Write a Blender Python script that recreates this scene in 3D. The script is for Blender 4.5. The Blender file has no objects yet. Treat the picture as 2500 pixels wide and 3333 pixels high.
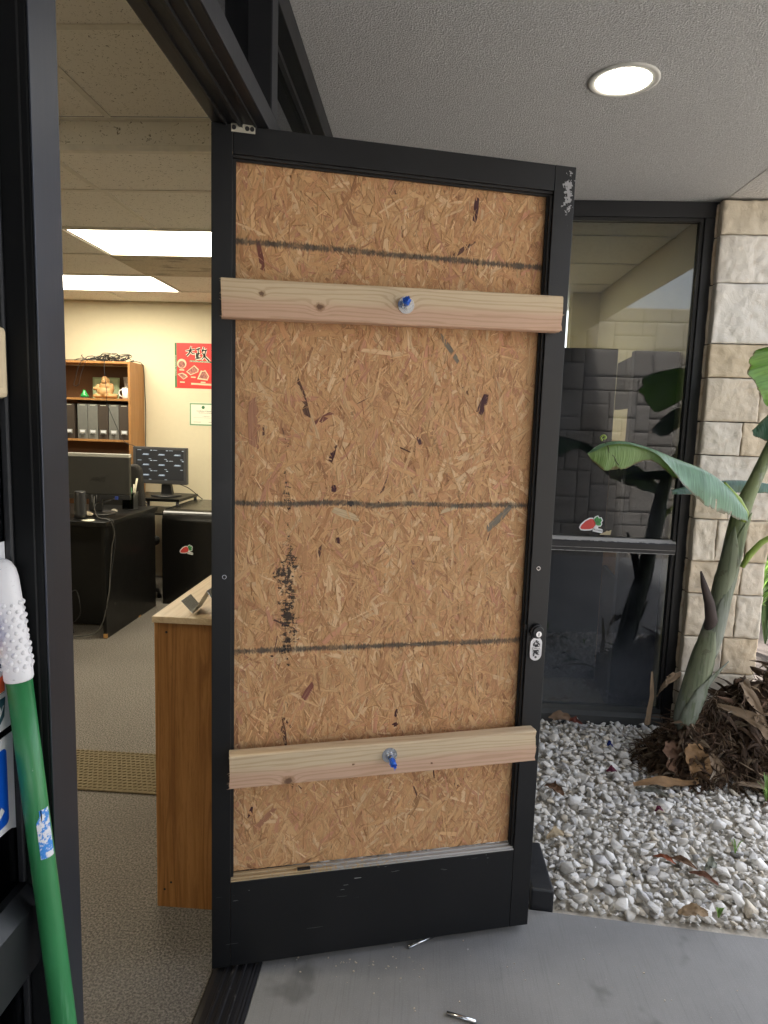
import bpy, bmesh, math, random
import numpy as np
from mathutils import Vector, Matrix, noise as mnoise
R = math.radians
rnd = random.Random(7)
C = bpy.context.scene.collection
SC = bpy.context.scene

# ------------------------------------------------------------------ camera, sky, sun, exposure
cam = bpy.data.cameras.new('camera'); co = bpy.data.objects.new('camera', cam); C.objects.link(co)
cam.sensor_fit = 'VERTICAL'; cam.sensor_height = 33.33; cam.lens = 22.18
cam.clip_start = 0.02; cam.clip_end = 400
Rw = [[0.99767059, 0.0394598, -0.05564461], [0.06024311, -0.12697636, 0.99007463], [0.0320026, -0.99112054, -0.12905776]]
mw = Matrix.Identity(4)
for i in range(3):
    mw[i][0] = Rw[i][0]; mw[i][1] = -Rw[i][1]; mw[i][2] = -Rw[i][2]
mw[2][3] = 1.4824
co.matrix_world = mw
SC.camera = co

SUN_EL, SUN_AZ = 52, -15      # azimuth: degrees from +Y towards +X
w = bpy.data.worlds.new('World'); SC.world = w; w.use_nodes = True
wn = w.node_tree; wn.nodes.clear()
sky = wn.nodes.new('ShaderNodeTexSky'); sky.sky_type = 'NISHITA'; sky.sun_disc = False
sky.sun_elevation = R(SUN_EL); sky.sun_rotation = R(SUN_AZ)
sky.air_density = 1.0; sky.dust_density = 5.0; sky.ozone_density = 1.0
hs = wn.nodes.new('ShaderNodeHueSaturation'); hs.inputs['Saturation'].default_value = 0.45
bg = wn.nodes.new('ShaderNodeBackground'); bg.inputs['Strength'].default_value = 0.15
wo = wn.nodes.new('ShaderNodeOutputWorld')
wn.links.new(sky.outputs[0], hs.inputs['Color']); wn.links.new(hs.outputs[0], bg.inputs['Color']); wn.links.new(bg.outputs[0], wo.inputs[0])
sl = bpy.data.lights.new('sun', 'SUN'); so = bpy.data.objects.new('sun', sl); C.objects.link(so)
sl.energy = 3.2; sl.angle = R(4); sl.color = (1, 0.95, 0.88)
sd = Vector((math.sin(R(SUN_AZ)) * math.cos(R(SUN_EL)), math.cos(R(SUN_AZ)) * math.cos(R(SUN_EL)), math.sin(R(SUN_EL))))
so.rotation_euler = (-sd).to_track_quat('-Z', 'Y').to_euler()
SC.view_settings.view_transform = 'Standard'; SC.view_settings.look = 'None'
SC.view_settings.gamma = 1; SC.view_settings.use_curve_mapping = False
SC.view_settings.exposure = 2.6
LAMP_IN = 2.9       # office ceiling panels
LAMP_OUT = 7.0     # soffit downlight
SC.cycles.use_denoising = True
SC.cycles.max_bounces = 10; SC.cycles.diffuse_bounces = 5; SC.cycles.transparent_max_bounces = 16
SC.cycles.sample_clamp_indirect = 4.0
SC.cycles.caustics_reflective = False; SC.cycles.caustics_refractive = False

# ------------------------------------------------------------------ material helpers
class X:
    """a socket with arithmetic, so that masks read like formulas"""
    def __init__(s, nt, so): s.nt, s.s = nt, so
    def _m(s, op, *o):
        n = s.nt.nodes.new('ShaderNodeMath'); n.operation = op
        for i, q in enumerate((s,) + o):
            if isinstance(q, X): s.nt.links.new(q.s, n.inputs[i])
            else: n.inputs[i].default_value = q
        return X(s.nt, n.outputs[0])
    def __add__(s, o): return s._m('ADD', o)
    def __sub__(s, o): return s._m('SUBTRACT', o)
    def __mul__(s, o): return s._m('MULTIPLY', o)
    def __truediv__(s, o): return s._m('DIVIDE', o)
    def abs(s): return s._m('ABSOLUTE')
    def sin(s): return s._m('SINE')
    def min(s, o): return s._m('MINIMUM', o)
    def max(s, o): return s._m('MAXIMUM', o)
    def pow(s, o): return s._m('POWER', o)
    def lt(s, o): return s._m('LESS_THAN', o)
    def gt(s, o): return s._m('GREATER_THAN', o)
    def step(s, a, b):
        n = s.nt.nodes.new('ShaderNodeMapRange'); n.interpolation_type = 'SMOOTHSTEP'
        s.nt.links.new(s.s, n.inputs[0]); n.inputs[1].default_value = a; n.inputs[2].default_value = b
        return X(s.nt, n.outputs[0])

class Mat:
    def __init__(s, name, col=(.5, .5, .5), rough=.5, metal=0, spec=.5):
        s.m = bpy.data.materials.new(name); s.m.use_nodes = True; s.nt = s.m.node_tree
        s.p = s.nt.nodes['Principled BSDF']
        s.p.inputs['Base Color'].default_value = (*col, 1)
        s.p.inputs['Roughness'].default_value = rough; s.p.inputs['Metallic'].default_value = metal
        s.p.inputs['Specular IOR Level'].default_value = spec
        s._tc = None
    def co(s, kind='Object'):
        if s._tc is None: s._tc = s.nt.nodes.new('ShaderNodeTexCoord')
        return s._tc.outputs[kind]
    def xyz(s, kind='Object'):
        n = s.nt.nodes.new('ShaderNodeSeparateXYZ'); s.nt.links.new(s.co(kind), n.inputs[0])
        return [X(s.nt, o) for o in n.outputs]
    def mapped(s, scale=(1, 1, 1), rot=(0, 0, 0), loc=(0, 0, 0), kind='Object'):
        n = s.nt.nodes.new('ShaderNodeMapping'); n.inputs['Scale'].default_value = scale
        n.inputs['Rotation'].default_value = rot; n.inputs['Location'].default_value = loc
        s.nt.links.new(s.co(kind), n.inputs[0]); return n.outputs[0]
    def noise(s, scale, detail=3, rough=.55, vec=None, dist=0, out=0):
        n = s.nt.nodes.new('ShaderNodeTexNoise'); n.inputs['Scale'].default_value = scale
        n.inputs['Detail'].default_value = detail; n.inputs['Roughness'].default_value = rough; n.inputs['Distortion'].default_value = dist
        s.nt.links.new(vec if vec is not None else s.co(), n.inputs['Vector'])
        return X(s.nt, n.outputs[out])
    def voro(s, scale, vec=None, feature='F1', out=0):
        n = s.nt.nodes.new('ShaderNodeTexVoronoi'); n.feature = feature; n.inputs['Scale'].default_value = scale
        s.nt.links.new(vec if vec is not None else s.co(), n.inputs['Vector'])
        return X(s.nt, n.outputs[out])
    def attr(s, name, out='Color'):
        n = s.nt.nodes.new('ShaderNodeAttribute'); n.attribute_name = name; return X(s.nt, n.outputs[out])
    def ramp(s, fac, stops):
        n = s.nt.nodes.new('ShaderNodeValToRGB'); e = n.color_ramp.elements
        while len(e) < len(stops): e.new(0.5)
        for q, (p, c) in zip(e, stops): q.position = p; q.color = (*c, 1)
        s.nt.links.new(fac.s, n.inputs[0]); return X(s.nt, n.outputs[0])
    def mix(s, fac, a, b, mode='MIX'):
        n = s.nt.nodes.new('ShaderNodeMix'); n.data_type = 'RGBA'; n.blend_type = mode
        for i, q in ((0, fac), (6, a), (7, b)):
            if isinstance(q, X): s.nt.links.new(q.s, n.inputs[i])
            elif i == 0: n.inputs[0].default_value = q
            else: n.inputs[i].default_value = (*q, 1)
        return X(s.nt, n.outputs[2])
    def color(s, x): s.nt.links.new(x.s, s.p.inputs['Base Color']); return s
    def rough(s, x): s.nt.links.new(x.s, s.p.inputs['Roughness']); return s
    def metal(s, x): s.nt.links.new(x.s, s.p.inputs['Metallic']); return s
    def bump(s, x, strength=.3, dist=.002):
        n = s.nt.nodes.new('ShaderNodeBump'); n.inputs['Strength'].default_value = strength; n.inputs['Distance'].default_value = dist
        s.nt.links.new(x.s, n.inputs['Height']); s.nt.links.new(n.outputs[0], s.p.inputs['Normal']); return s

def plain(name, col, rough=.5, metal=0, var=.18, scale=25, bump=0, bscale=200, spec=.5):
    """a plain material with slight procedural unevenness"""
    m = Mat(name, col, rough, metal, spec)
    f = m.noise(scale, 4)
    m.color(m.mix(f, tuple(c * (1 - var) for c in col), tuple(min(1, c * (1 + var)) for c in col)))
    if rough < .95: m.rough(f * .2 + (rough - .1))
    if bump: m.bump(m.noise(bscale, 3), bump, .001)
    return m.m

def emit(name, col, strength):
    m = Mat(name, col, .6); m.p.inputs['Emission Color'].default_value = (*col, 1); m.p.inputs['Emission Strength'].default_value = strength
    return m.m

# ------------------------------------------------------------------ object helpers
def tag(o, label=None, cat=None, group=None, kind=None):
    if label: o['label'] = label
    if cat: o['category'] = cat
    if group: o['group'] = group
    if kind: o['kind'] = kind
    return o
def thing(name, label, cat, loc=(0, 0, 0), rz=0, group=None):
    o = bpy.data.objects.new(name, None); C.objects.link(o); o.empty_display_size = .1
    o.location = loc; o.rotation_euler = (0, 0, rz)
    return tag(o, label, cat, group)
def wmat(o): return Matrix.Translation(o.location) @ o.rotation_euler.to_matrix().to_4x4()
def link(o, parent=None, local=False):
    """parts are modelled in world coordinates unless local: then in the frame of their thing"""
    C.objects.link(o)
    if parent is not None:
        o.parent = parent
        if not local:
            root = parent
            while root.parent is not None: root = root.parent
            if parent.type == 'EMPTY': o.matrix_parent_inverse = wmat(parent).inverted()
    return o

class MB:
    def __init__(s): s.b = bmesh.new()
    def box(s, x0, x1, y0, y1, z0, z1, bev=0, rot=None, piv=None):
        v = [s.b.verts.new((x, y, z)) for x in (x0, x1) for y in (y0, y1) for z in (z0, z1)]
        fs = [s.b.faces.new([v[i] for i in q]) for q in ((0, 1, 3, 2), (4, 6, 7, 5), (0, 4, 5, 1), (2, 3, 7, 6), (0, 2, 6, 4), (1, 5, 7, 3))]
        if bev:
            es = list({e for f in fs for e in f.edges})
            r = bmesh.ops.bevel(s.b, geom=es, offset=bev, segments=2, affect='EDGES', profile=.5)
            v = list({q for f in r['faces'] for q in f.verts} | {q for q in v if q.is_valid})
        if rot is not None:
            bmesh.ops.rotate(s.b, verts=v, cent=piv or ((x0 + x1) / 2, (y0 + y1) / 2, (z0 + z1) / 2), matrix=rot)
        return s
    def cyl(s, p0, p1, r0, r1=None, n=20, caps=True):
        r1 = r0 if r1 is None else r1
        p0, p1 = Vector(p0), Vector(p1); d = (p1 - p0).normalized()
        a = d.orthogonal().normalized(); c = d.cross(a)
        ra = [s.b.verts.new(p0 + (a * math.cos(t) + c * math.sin(t)) * r0) for t in np.linspace(0, 2 * math.pi, n, endpoint=False)]
        rb = [s.b.verts.new(p1 + (a * math.cos(t) + c * math.sin(t)) * r1) for t in np.linspace(0, 2 * math.pi, n, endpoint=False)]
        for i in range(n):
            f = s.b.faces.new((ra[i], ra[(i + 1) % n], rb[(i + 1) % n], rb[i])); f.smooth = True
        if caps:
            s.b.faces.new(ra[::-1]); s.b.faces.new(rb)
        return s
    def tube(s, pts, rad, n=8, caps=True, smooth=True):
        pts = [Vector(p) for p in pts]; rad = rad if hasattr(rad, '__len__') else [rad] * len(pts)
        rings = []; a = None
        for i, p in enumerate(pts):
            d = (pts[min(i + 1, len(pts) - 1)] - pts[max(i - 1, 0)]).normalized()
            if a is None: a = d.orthogonal().normalized()
            a = (a - d * a.dot(d)).normalized(); c = d.cross(a)
            rings.append([s.b.verts.new(p + (a * math.cos(t) + c * math.sin(t)) * rad[i]) for t in np.linspace(0, 2 * math.pi, n, endpoint=False)])
        for q, r in zip(rings, rings[1:]):
            for i in range(n):
                f = s.b.faces.new((q[i], q[(i + 1) % n], r[(i + 1) % n], r[i])); f.smooth = smooth
        if caps: s.b.faces.new(rings[0][::-1]); s.b.faces.new(rings[-1])
        return s
    def lathe(s, prof, cx, cy, n=24):
        rings = []
        for r, z in prof:
            if r < 1e-6: rings.append([s.b.verts.new((cx, cy, z))])
            else: rings.append([s.b.verts.new((cx + r * math.cos(t), cy + r * math.sin(t), z)) for t in np.linspace(0, 2 * math.pi, n, endpoint=False)])
        for q, r in zip(rings, rings[1:]):
            for i in range(n):
                k = (i + 1) % n
                vs = [q[i % len(q)], q[k % len(q)], r[k % len(r)], r[i % len(r)]]
                vs = list(dict.fromkeys(vs))
                if len(vs) > 2:
                    f = s.b.faces.new(vs); f.smooth = True
        return s
    def prism(s, pts2, to3, depth):
        """polygon pts2, mapped by to3(u, v, w); w from 0 to depth"""
        a = [s.b.verts.new(to3(u, v, 0)) for u, v in pts2]; b = [s.b.verts.new(to3(u, v, depth)) for u, v in pts2]
        s.b.faces.new(a[::-1]); s.b.faces.new(b); n = len(a)
        for i in range(n): s.b.faces.new((a[i], a[(i + 1) % n], b[(i + 1) % n], b[i]))
        return s
    def sphere(s, c, r, u=14, v=10, sc=(1, 1, 1)):
        m = Matrix.Translation(c) @ Matrix.Diagonal((sc[0], sc[1], sc[2], 1))
        q = bmesh.ops.create_uvsphere(s.b, u_segments=u, v_segments=v, radius=r, matrix=m)
        for f in {f for x in q['verts'] for f in x.link_faces}: f.smooth = True
        return s
    def build(s, name, mat, parent=None, local=False, label=None, recalc=True):
        if recalc: bmesh.ops.recalc_face_normals(s.b, faces=s.b.faces[:])
        me = bpy.data.meshes.new(name); s.b.to_mesh(me); s.b.free()
        if mat is not None: me.materials.append(mat)
        o = bpy.data.objects.new(name, me); link(o, parent, local)
        if label: o['label'] = label
        return o
def build_split(b, name, mat, parent=None, local=False):
    """every separate piece becomes an object of its own"""
    bmesh.ops.recalc_face_normals(b.b, faces=b.b.faces[:]); left = set(b.b.verts)
    while left:
        st_ = [left.pop()]; isl = set(st_)
        while st_:
            for e in st_.pop().link_edges:
                for v in e.verts:
                    if v not in isl: isl.add(v); st_.append(v)
        left -= isl; fs = {f for v in isl for f in v.link_faces}; idx = {v: i for i, v in enumerate(isl)}
        me = bpy.data.meshes.new(name); me.from_pydata([v.co[:] for v in isl], [], [[idx[v] for v in f.verts] for f in fs]); me.materials.append(mat)
        link(bpy.data.objects.new(name, me), parent, local)
    b.b.free()
def box(name, mat, x0, x1, y0, y1, z0, z1, bev=0, parent=None, local=False, label=None):
    return MB().box(x0, x1, y0, y1, z0, z1, bev).build(name, mat, parent, local, label)
def share(name, me, parent, loc=(0, 0, 0), rot=(0, 0, 0), sc=(1, 1, 1)):
    o = bpy.data.objects.new(name, me); o.location = loc; o.rotation_euler = rot; o.scale = sc
    return link(o, parent)
def text(name, body, size, mtx, mat, parent=None, local=False, ext=.0004, align='CENTER', shear=0):
    cu = bpy.data.curves.new(name, 'FONT'); cu.body = body; cu.size = size; cu.align_x = align; cu.align_y = 'CENTER'; cu.extrude = ext; cu.shear = shear
    cu.materials.append(mat); o = bpy.data.objects.new(name, cu); C.objects.link(o)
    me = bpy.data.meshes.new_from_object(o.evaluated_get(bpy.context.evaluated_depsgraph_get())); bpy.data.objects.remove(o)
    o = bpy.data.objects.new(name, me); o.matrix_basis = mtx
    link(o, parent, local); return o
def frame_mtx(loc, xdir, ydir):
    x = Vector(xdir).normalized(); y = Vector(ydir).normalized(); z = x.cross(y)
    m = Matrix.Identity(4)
    for i in range(3): m[i][0] = x[i]; m[i][1] = y[i]; m[i][2] = z[i]; m[i][3] = loc[i]
    return m
def mesh_np(name, V, F, mat, parent=None, local=False, cols=None, uvs=None, smooth=False):
    """V (n,3), F list of index arrays of one length (m,k); cols per face; uvs per loop"""
    me = bpy.data.meshes.new(name); F = np.asarray(F); k = F.shape[1]
    me.vertices.add(len(V)); me.vertices.foreach_set('co', np.asarray(V, np.float32).ravel())
    me.loops.add(F.size); me.loops.foreach_set('vertex_index', F.astype(np.int32).ravel())
    me.polygons.add(len(F)); me.polygons.foreach_set('loop_start', np.arange(0, F.size, k, dtype=np.int32))
    me.polygons.foreach_set('loop_total', np.full(len(F), k, np.int32))
    if smooth: me.polygons.foreach_set('use_smooth', np.ones(len(F), bool))
    if cols is not None:
        a = me.attributes.new('tint', 'FLOAT_COLOR', 'FACE'); c4 = np.ones((len(F), 4), np.float32); c4[:, :3] = cols
        a.data.foreach_set('color', c4.ravel())
    if uvs is not None:
        u = me.uv_layers.new(name='UVMap'); u.data.foreach_set('uv', np.asarray(uvs, np.float32).ravel())
    me.update(calc_edges=True); me.validate()
    me.materials.append(mat)
    return link(bpy.data.objects.new(name, me), parent, local)

# ------------------------------------------------------------------ materials
def black_metal(name, wear=.5):
    m = Mat(name, (.012, .0125, .015), .38, 0, .5)
    f = m.noise(6, 5); sc = m.noise(9, 6, .7, m.mapped((1, 1, 14), (.2, .5, .1)))
    spots = m.noise(60, 2).gt(.79) * wear
    scr = sc.gt(.745) * wear
    col = m.mix(f, (.005, .0056, .0072), (.009, .0098, .0122))
    col = m.mix((spots + scr).min(.6), col, (.22, .22, .22))
    m.color(col); m.rough(f * .22 + .36 + scr * .2); m.bump(m.noise(900, 2), .06, .0004)
    return m.m
MET = black_metal('black_anodised_metal', .3)
def door_metal():
    m = Mat('worn_black_door_paint', (.012, .0125, .015), .4, 0, .42)
    x, y, z = m.xyz(); f = m.noise(5, 5)
    col = m.mix(f, (.0038, .0043, .0054), (.0072, .0078, .0095))
    # thin scuffs along the kick rail, chipped paint on the lock stile's top corner
    s1 = m.noise(26, 3, .5, m.mapped((.42, 1, 6.5), (0, .06, 0)))
    band = z.step(.28, .255) * z.step(.165, .235)
    scuff = (s1.gt(.665) * band * m.noise(9, 2).gt(.54)).max(m.noise(190, 2).gt(.735) * band * x.step(.6, .72)).max(m.noise(20, 2, .5, m.mapped((.3, 1, 5), (0, -.3, 0), (3, 0, 1))).gt(.735) * z.lt(.3) * .25)
    d = ((x - .892) * 2.6).pow(2) + ((z - 2.085) * .75).pow(2)
    chip = (m.noise(70, 4, .65) - d.pow(.5) * 5.5).gt(.37) * x.gt(.862)
    specks = m.noise(75, 2).gt(.80) * .35
    col = m.mix(scuff.max(specks), col, (.42, .42, .41)); col = m.mix(chip, col, (.33, .33, .34))
    m.color(col); m.rough(f * .26 + .3); m.bump(m.noise(700, 2), .07, .0004)
    return m.m
DMET = door_metal()
def jamb_metal():  # lighter metal for outward faces, standing in for the light they reflect
    m = Mat('satin_sheen_metal', (.1, .105, .12), .36, .85)
    f = m.noise(5, 5); g = m.noise(1, 3, .6, m.mapped((300, 300, 3)))
    col = m.mix(f, (.042, .046, .058), (.07, .075, .09)); col = m.mix(m.noise(70, 2).gt(.80) * .5, col, (.4, .4, .4))
    m.color(col); m.rough(f * .2 + g * .1 + .24); m.bump(m.noise(800, 2), .08, .0004); return m.m
JMET = jamb_metal()
MATTE = plain('shaded_black_paint', (.006, .0065, .007), .6, var=.4, scale=8, spec=.15)  # near black and dull, putting the recess shade into the jamb's colour
RUB = plain('black_rubber', (.008, .008, .008), .6)
ALU = plain('bare_aluminium', (.55, .55, .54), .38, .9, .1, 40)
ZINC = plain('zinc_plated_steel', (.62, .64, .67), .25, 1, .1, 60)
CHROME = plain('brushed_nickel', (.6, .6, .62), .22, 1, .1, 60)

def osb():
    m = Mat('oriented_strand_board', (.4, .25, .12), .62, 0, .35)
    x, y, z = m.xyz(); tint = m.attr('tint')
    g = m.noise(1, 4, .65, m.mapped((10, 330, 1), kind='UV'), .3)
    g2 = m.noise(1, 3, .6, m.mapped((40, 900, 1), kind='UV'))
    dark = m.mix(.72, tint, (.10, .045, .02), 'MIX')
    col = m.mix(g.step(.50, .68) * .55, tint, dark)
    col = m.mix(g.step(.48, .3) * .3, col, (.64, .43, .22))
    # strip of dark green-grey spray at the three nailing lines
    e = m.noise(55, 5, .75, m.mapped((1, 1, .35))); wob = m.noise(5.5, 2, .5) - .5; fade = m.noise(40, 4, .7)
    line = None
    for zc, a in ((1.902, .004), (1.2715, .03), (.887, .006)):
        q = ((z - zc + wob * a).abs() - e * .010 - (m.noise(1, 3, .8, m.mapped((300, 1, 7))) - .5) * .028).step(.0040, -.001)
        line = q if line is None else line.max(q)
    col = m.mix(line * (fade.step(.3, .55) * .45 + .42), col, (.052, .054, .048))
    # black rubbed stamp running down near the left edge
    px = (x - .19 - (m.noise(3, 1) - .5) * .03).abs()
    wd = (z - 1.03).abs().step(.20, .06) * .42 + z.step(.62, .75) * z.step(1.66, 1.25) * .30 + .02
    blot = m.noise(52, 6, .8, m.mapped((1, 1, .5))); sweep = m.noise(150, 3, .6, m.mapped((.35, 1, 1.3)))
    st = (wd - px * 17 + (blot - .5) * 3.1 + (sweep - .5) * 1.6).step(.50, .60) * px.lt(.04) * z.step(.5, .62) * z.step(1.88, 1.6)
    col = m.mix(st * .92, col, (.017, .016, .018))
    m.color(col)
    scr = (z * 2600).sin() * .5 + .5
    m.bump(g * .9 + g2 * .5 + scr * .14, .55, .0011)
    m.rough(g * .2 + .5)
    return m.m
OSB = osb()

def lumber(name, seed, knots):
    m = Mat(name, (.6, .42, .26), .62, 0, .3)
    x, y, z = m.xyz()
    warp = None; core = None
    for kx, kz, s_, a in knots:
        d2 = ((x - kx).pow(2) + ((z - kz) * 1.25).pow(2))
        g = (d2 * (-1 / (s_ * s_))); n = g.nt.nodes.new('ShaderNodeMath'); n.operation = 'EXPONENT'; g.nt.links.new(g.s, n.inputs[0]); ex = X(g.nt, n.outputs[0])
        w_ = ex * a; warp = w_ if warp is None else warp + w_
        c_ = (d2.pow(.5) + (m.noise(160, 3) - .5) * .012).step(s_ * .8, s_ * .15); core = c_ if core is None else core.max(c_)
    lo = m.noise(1, 3, .5, m.mapped((2.2, 30, 30), loc=(seed, seed, 0)))
    ring = z * 520 + (lo - .5) * 22
    if warp is not None: ring = ring + warp * 520
    r1 = ring.sin() * .5 + .5
    fib = m.noise(1, 4, .7, m.mapped((9, 420, 420)))
    rg = m.noise(1, 3, .55, m.mapped((1.4, 22, 24), loc=(0, 0, seed * 3)))
    base = m.mix((z + (rg - .5) * .05 + (x * .5).sin() * .004).step(-.022, .014), (.64, .425, .30), (.68, .545, .365))
    col = m.mix(r1.step(.55, 1) * .34, base, (.40, .235, .125))
    col = m.mix(fib.step(.5, .75) * .3, col, (.36, .22, .12))
    if core is not None:
        halo = core.step(.02, .5)
        col = m.mix(halo * .55, col, (.33, .17, .075)); col = m.mix(core.step(.55, 1) * .8, col, (.10, .05, .03))
    m.color(col); m.bump(r1 * .4 + fib, .35, .0008); m.rough(fib * .2 + .5)
    return m.m

def concrete():
    m = Mat('broom_finished_concrete', (.25, .25, .25), .8, 0, .3)
    a = m.noise(2.6, 7, .68); b = m.noise(.9, 4, .6); fine = m.noise(330, 3, .7)
    line = m.noise(1, 3, .6, m.mapped((210, 5, 1), (0, 0, R(-3))))
    line2 = m.noise(1, 2, .6, m.mapped((70, 1.2, 1), (0, 0, R(-3))))
    col = m.mix(a, (.175, .174, .172), (.305, .303, .299)); col = m.mix(b.step(.5, .68) * .4, col, (.15, .149, .148))
    col = m.mix(line.step(.50, .70) * .26, col, (.14, .14, .14)); col = m.mix(fine.step(.52, .72) * .45, col, (.36, .36, .355))
    st = (m.noise(5.5, 3, .5, m.mapped(loc=(4, 1, 0)))).step(.62, .72)
    col = m.mix(st * .55, col, (.085, .084, .082))
    chips = m.noise(48, 1).gt(.80); col = m.mix(chips * .55, col, (.55, .54, .52))
    m.color(col); m.bump(line * .5 + line2 * .2 + fine * .7, .45, .0016); m.rough(a * .15 + .8); m.p.inputs['Specular IOR Level'].default_value = .2
    return m.m
CONC = concrete()
def stucco(name, c0, c1, sc=250):
    m = Mat(name, c0, .92, 0, .2)
    n = m.noise(sc, 3, .6); v = m.voro(sc * .8); big = m.noise(1.5, 4)
    m.color(m.mix(n.step(.35, .7), m.mix(big, c0, tuple(c * .93 for c in c0)), c1)); m.bump(n * 1.1 + v * .6, 1.0, .005); return m.m
STUC = stucco('sand_finish_stucco', (.50, .495, .485), (.66, .655, .645))
STUC2 = stucco('beam_stucco', (.52, .505, .48), (.62, .6, .57), 120)
def stone_mat():
    m = Mat('split_limestone', (.5, .44, .35), .88, 0, .25)
    oi = m.nt.nodes.new('ShaderNodeObjectInfo'); rv = X(m.nt, oi.outputs['Random'])
    base = m.ramp(rv, [(0, (.58, .50, .375)), (.3, (.62, .56, .46)), (.55, (.56, .46, .325)), (.78, (.65, .62, .565)), (1, (.59, .52, .41))])
    a = m.noise(11, 5, .6, dist=1.2); b = m.noise(38, 4, .65, dist=.6); v = m.noise(4, 3, .5, dist=2.5)
    col = m.mix(a.step(.5, .75) * .5, base, (.42, .30, .18)); col = m.mix(b.step(.55, .8) * .35, col, (.64, .60, .53))
    col = m.mix(v.step(.60, .72) * .35, col, (.36, .25, .15))
    m.color(col); m.bump(a * .9 + b * .45 + m.noise(230, 3) * .12, .8, .009); return m.m
STONE = stone_mat()
STONED = plain('weathered_wall_stone', (.20, .18, .155), .9, var=.25, scale=4, bump=.5, bscale=60)
MORT = plain('dark_mortar', (.12, .10, .075), .95, bump=.4)
def carpet(name, a, b, sc=230):
    m = Mat(name, a, .98, 0, .1)
    n = m.noise(sc, 4, .75); big = m.noise(1.6, 4); fl = m.voro(sc * .9)
    col = m.mix(n.step(.36, .66), tuple(c * .42 for c in a), b); col = m.mix(big.step(.4, .7) * .35, col, tuple(c * .7 for c in a))
    lint = m.noise(130, 1).gt(.815); col = m.mix(lint * .6, col, (.5, .48, .44))
    m.color(col); m.bump(n + fl * .5, 1.0, .006); return m.m
CARP = carpet('grey_brown_carpet', (.185, .168, .148), (.285, .260, .23), 150)
MATM = Mat('ribbed_mat', (.2, .15, .07), .95, 0, .1)
_w = MATM.noise(1, 2, .5, MATM.mapped((34, 34, 34)));
MATM.color(MATM.mix(MATM.noise(90, 3), (.085, .068, .042), (.22, .18, .11))); MATM.bump(MATM.noise(300, 2), .6, .002); MATM = MATM.m
def ceil_tile(sc=1.0):
    m = Mat('fissured_ceiling_tile', (.7, .68, .6), .95, 0, .1)
    vec = m.mapped((1, 1, 1)); d = m.noise(66 * sc, 2, .5, m.mapped((1, 1.5, 1.5)), 1.6)
    f = (d.step(.635, .68)); pin = m.noise(210 * sc, 2).step(.70, .76)
    col = m.mix((f + pin * .6).min(1) * .85, (.86, .83, .77), (.20, .17, .13))
    m.color(col); m.bump((f + pin * .5) * -1, .5, .003); return m.m
TILE = ceil_tile(1.0); TILEF = ceil_tile(.95)
TILES = ceil_tile(.8)
GRID = plain('ceiling_grid_paint', (.72, .69, .62), .55)
WALL = plain('cream_wall_paint', (.66, .59, .42), .85, bump=.12, bscale=140, var=.04)
def wood(name, c0, c1, c2, rough=.45, axis='z', scale=1.0):
    m = Mat(name, c1, rough, 0, .35)
    s_ = {'z': (55, 55, 2.6), 'y': (55, 2.6, 55), 'x': (2.6, 55, 55)}[axis]
    s_ = tuple(q * scale for q in s_)
    n = m.noise(1, 5, .62, m.mapped(s_), .9); f = m.noise(1, 4, .7, m.mapped(tuple(q * 6 for q in s_)))
    cath = m.noise(1, 2, .5, m.mapped(tuple(q * .16 for q in s_)), 1.2)
    r = ((cath * 60).sin() * .5 + .5)
    col = m.mix(n.step(.35, .68), c0, c1); col = m.mix(r.step(.6, 1) * .4, col, c2); col = m.mix(f.step(.52, .7) * .5, col, c2)
    m.color(col); m.bump(f, .15, .0006); return m.m
OAK = wood('oak_veneer', (.30, .13, .035), (.41, .19, .058), (.16, .062, .017))
OAKTOP = wood('pale_oak_top', (.62, .46, .28), (.70, .55, .36), (.50, .36, .21), .4, 'y')
CHERRY = wood('bookcase_veneer', (.36, .175, .06), (.42, .215, .08), (.27, .125, .04), .4, 'z', .7)
BLACKW = plain('black_laminate', (.0055, .0053, .005), .36, var=.3, scale=14, spec=.3)
BLACKP = plain('black_plastic', (.013, .013, .014), .42)
GREYP = plain('grey_plastic', (.055, .055, .058), .4)
WHITE = plain('white_vinyl', (.80, .82, .86), .45, var=.03)
PAPER = plain('paper', (.78, .76, .62), .7, var=.03)
RED = plain('red_print', (.70, .035, .03), .5, var=.12)
REDP = plain('carrot_red', (.62, .06, .05), .45, var=.1)
GREEN1 = plain('leaf_green_print', (.05, .26, .07), .5, var=.25, scale=120)
GREEND = plain('dark_green_print', (.035, .16, .06), .5)
INK = plain('black_ink', (.015, .014, .013), .6)
BLUEP = plain('blue_vinyl', (.004, .10, .62), .4, var=.05)
CABLE = plain('black_cable', (.012, .012, .013), .5)
CABLEG = plain('grey_cable', (.07, .067, .06), .5)
CREAMP = plain('cream_plastic', (.72, .60, .40), .4, var=.04)

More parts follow.
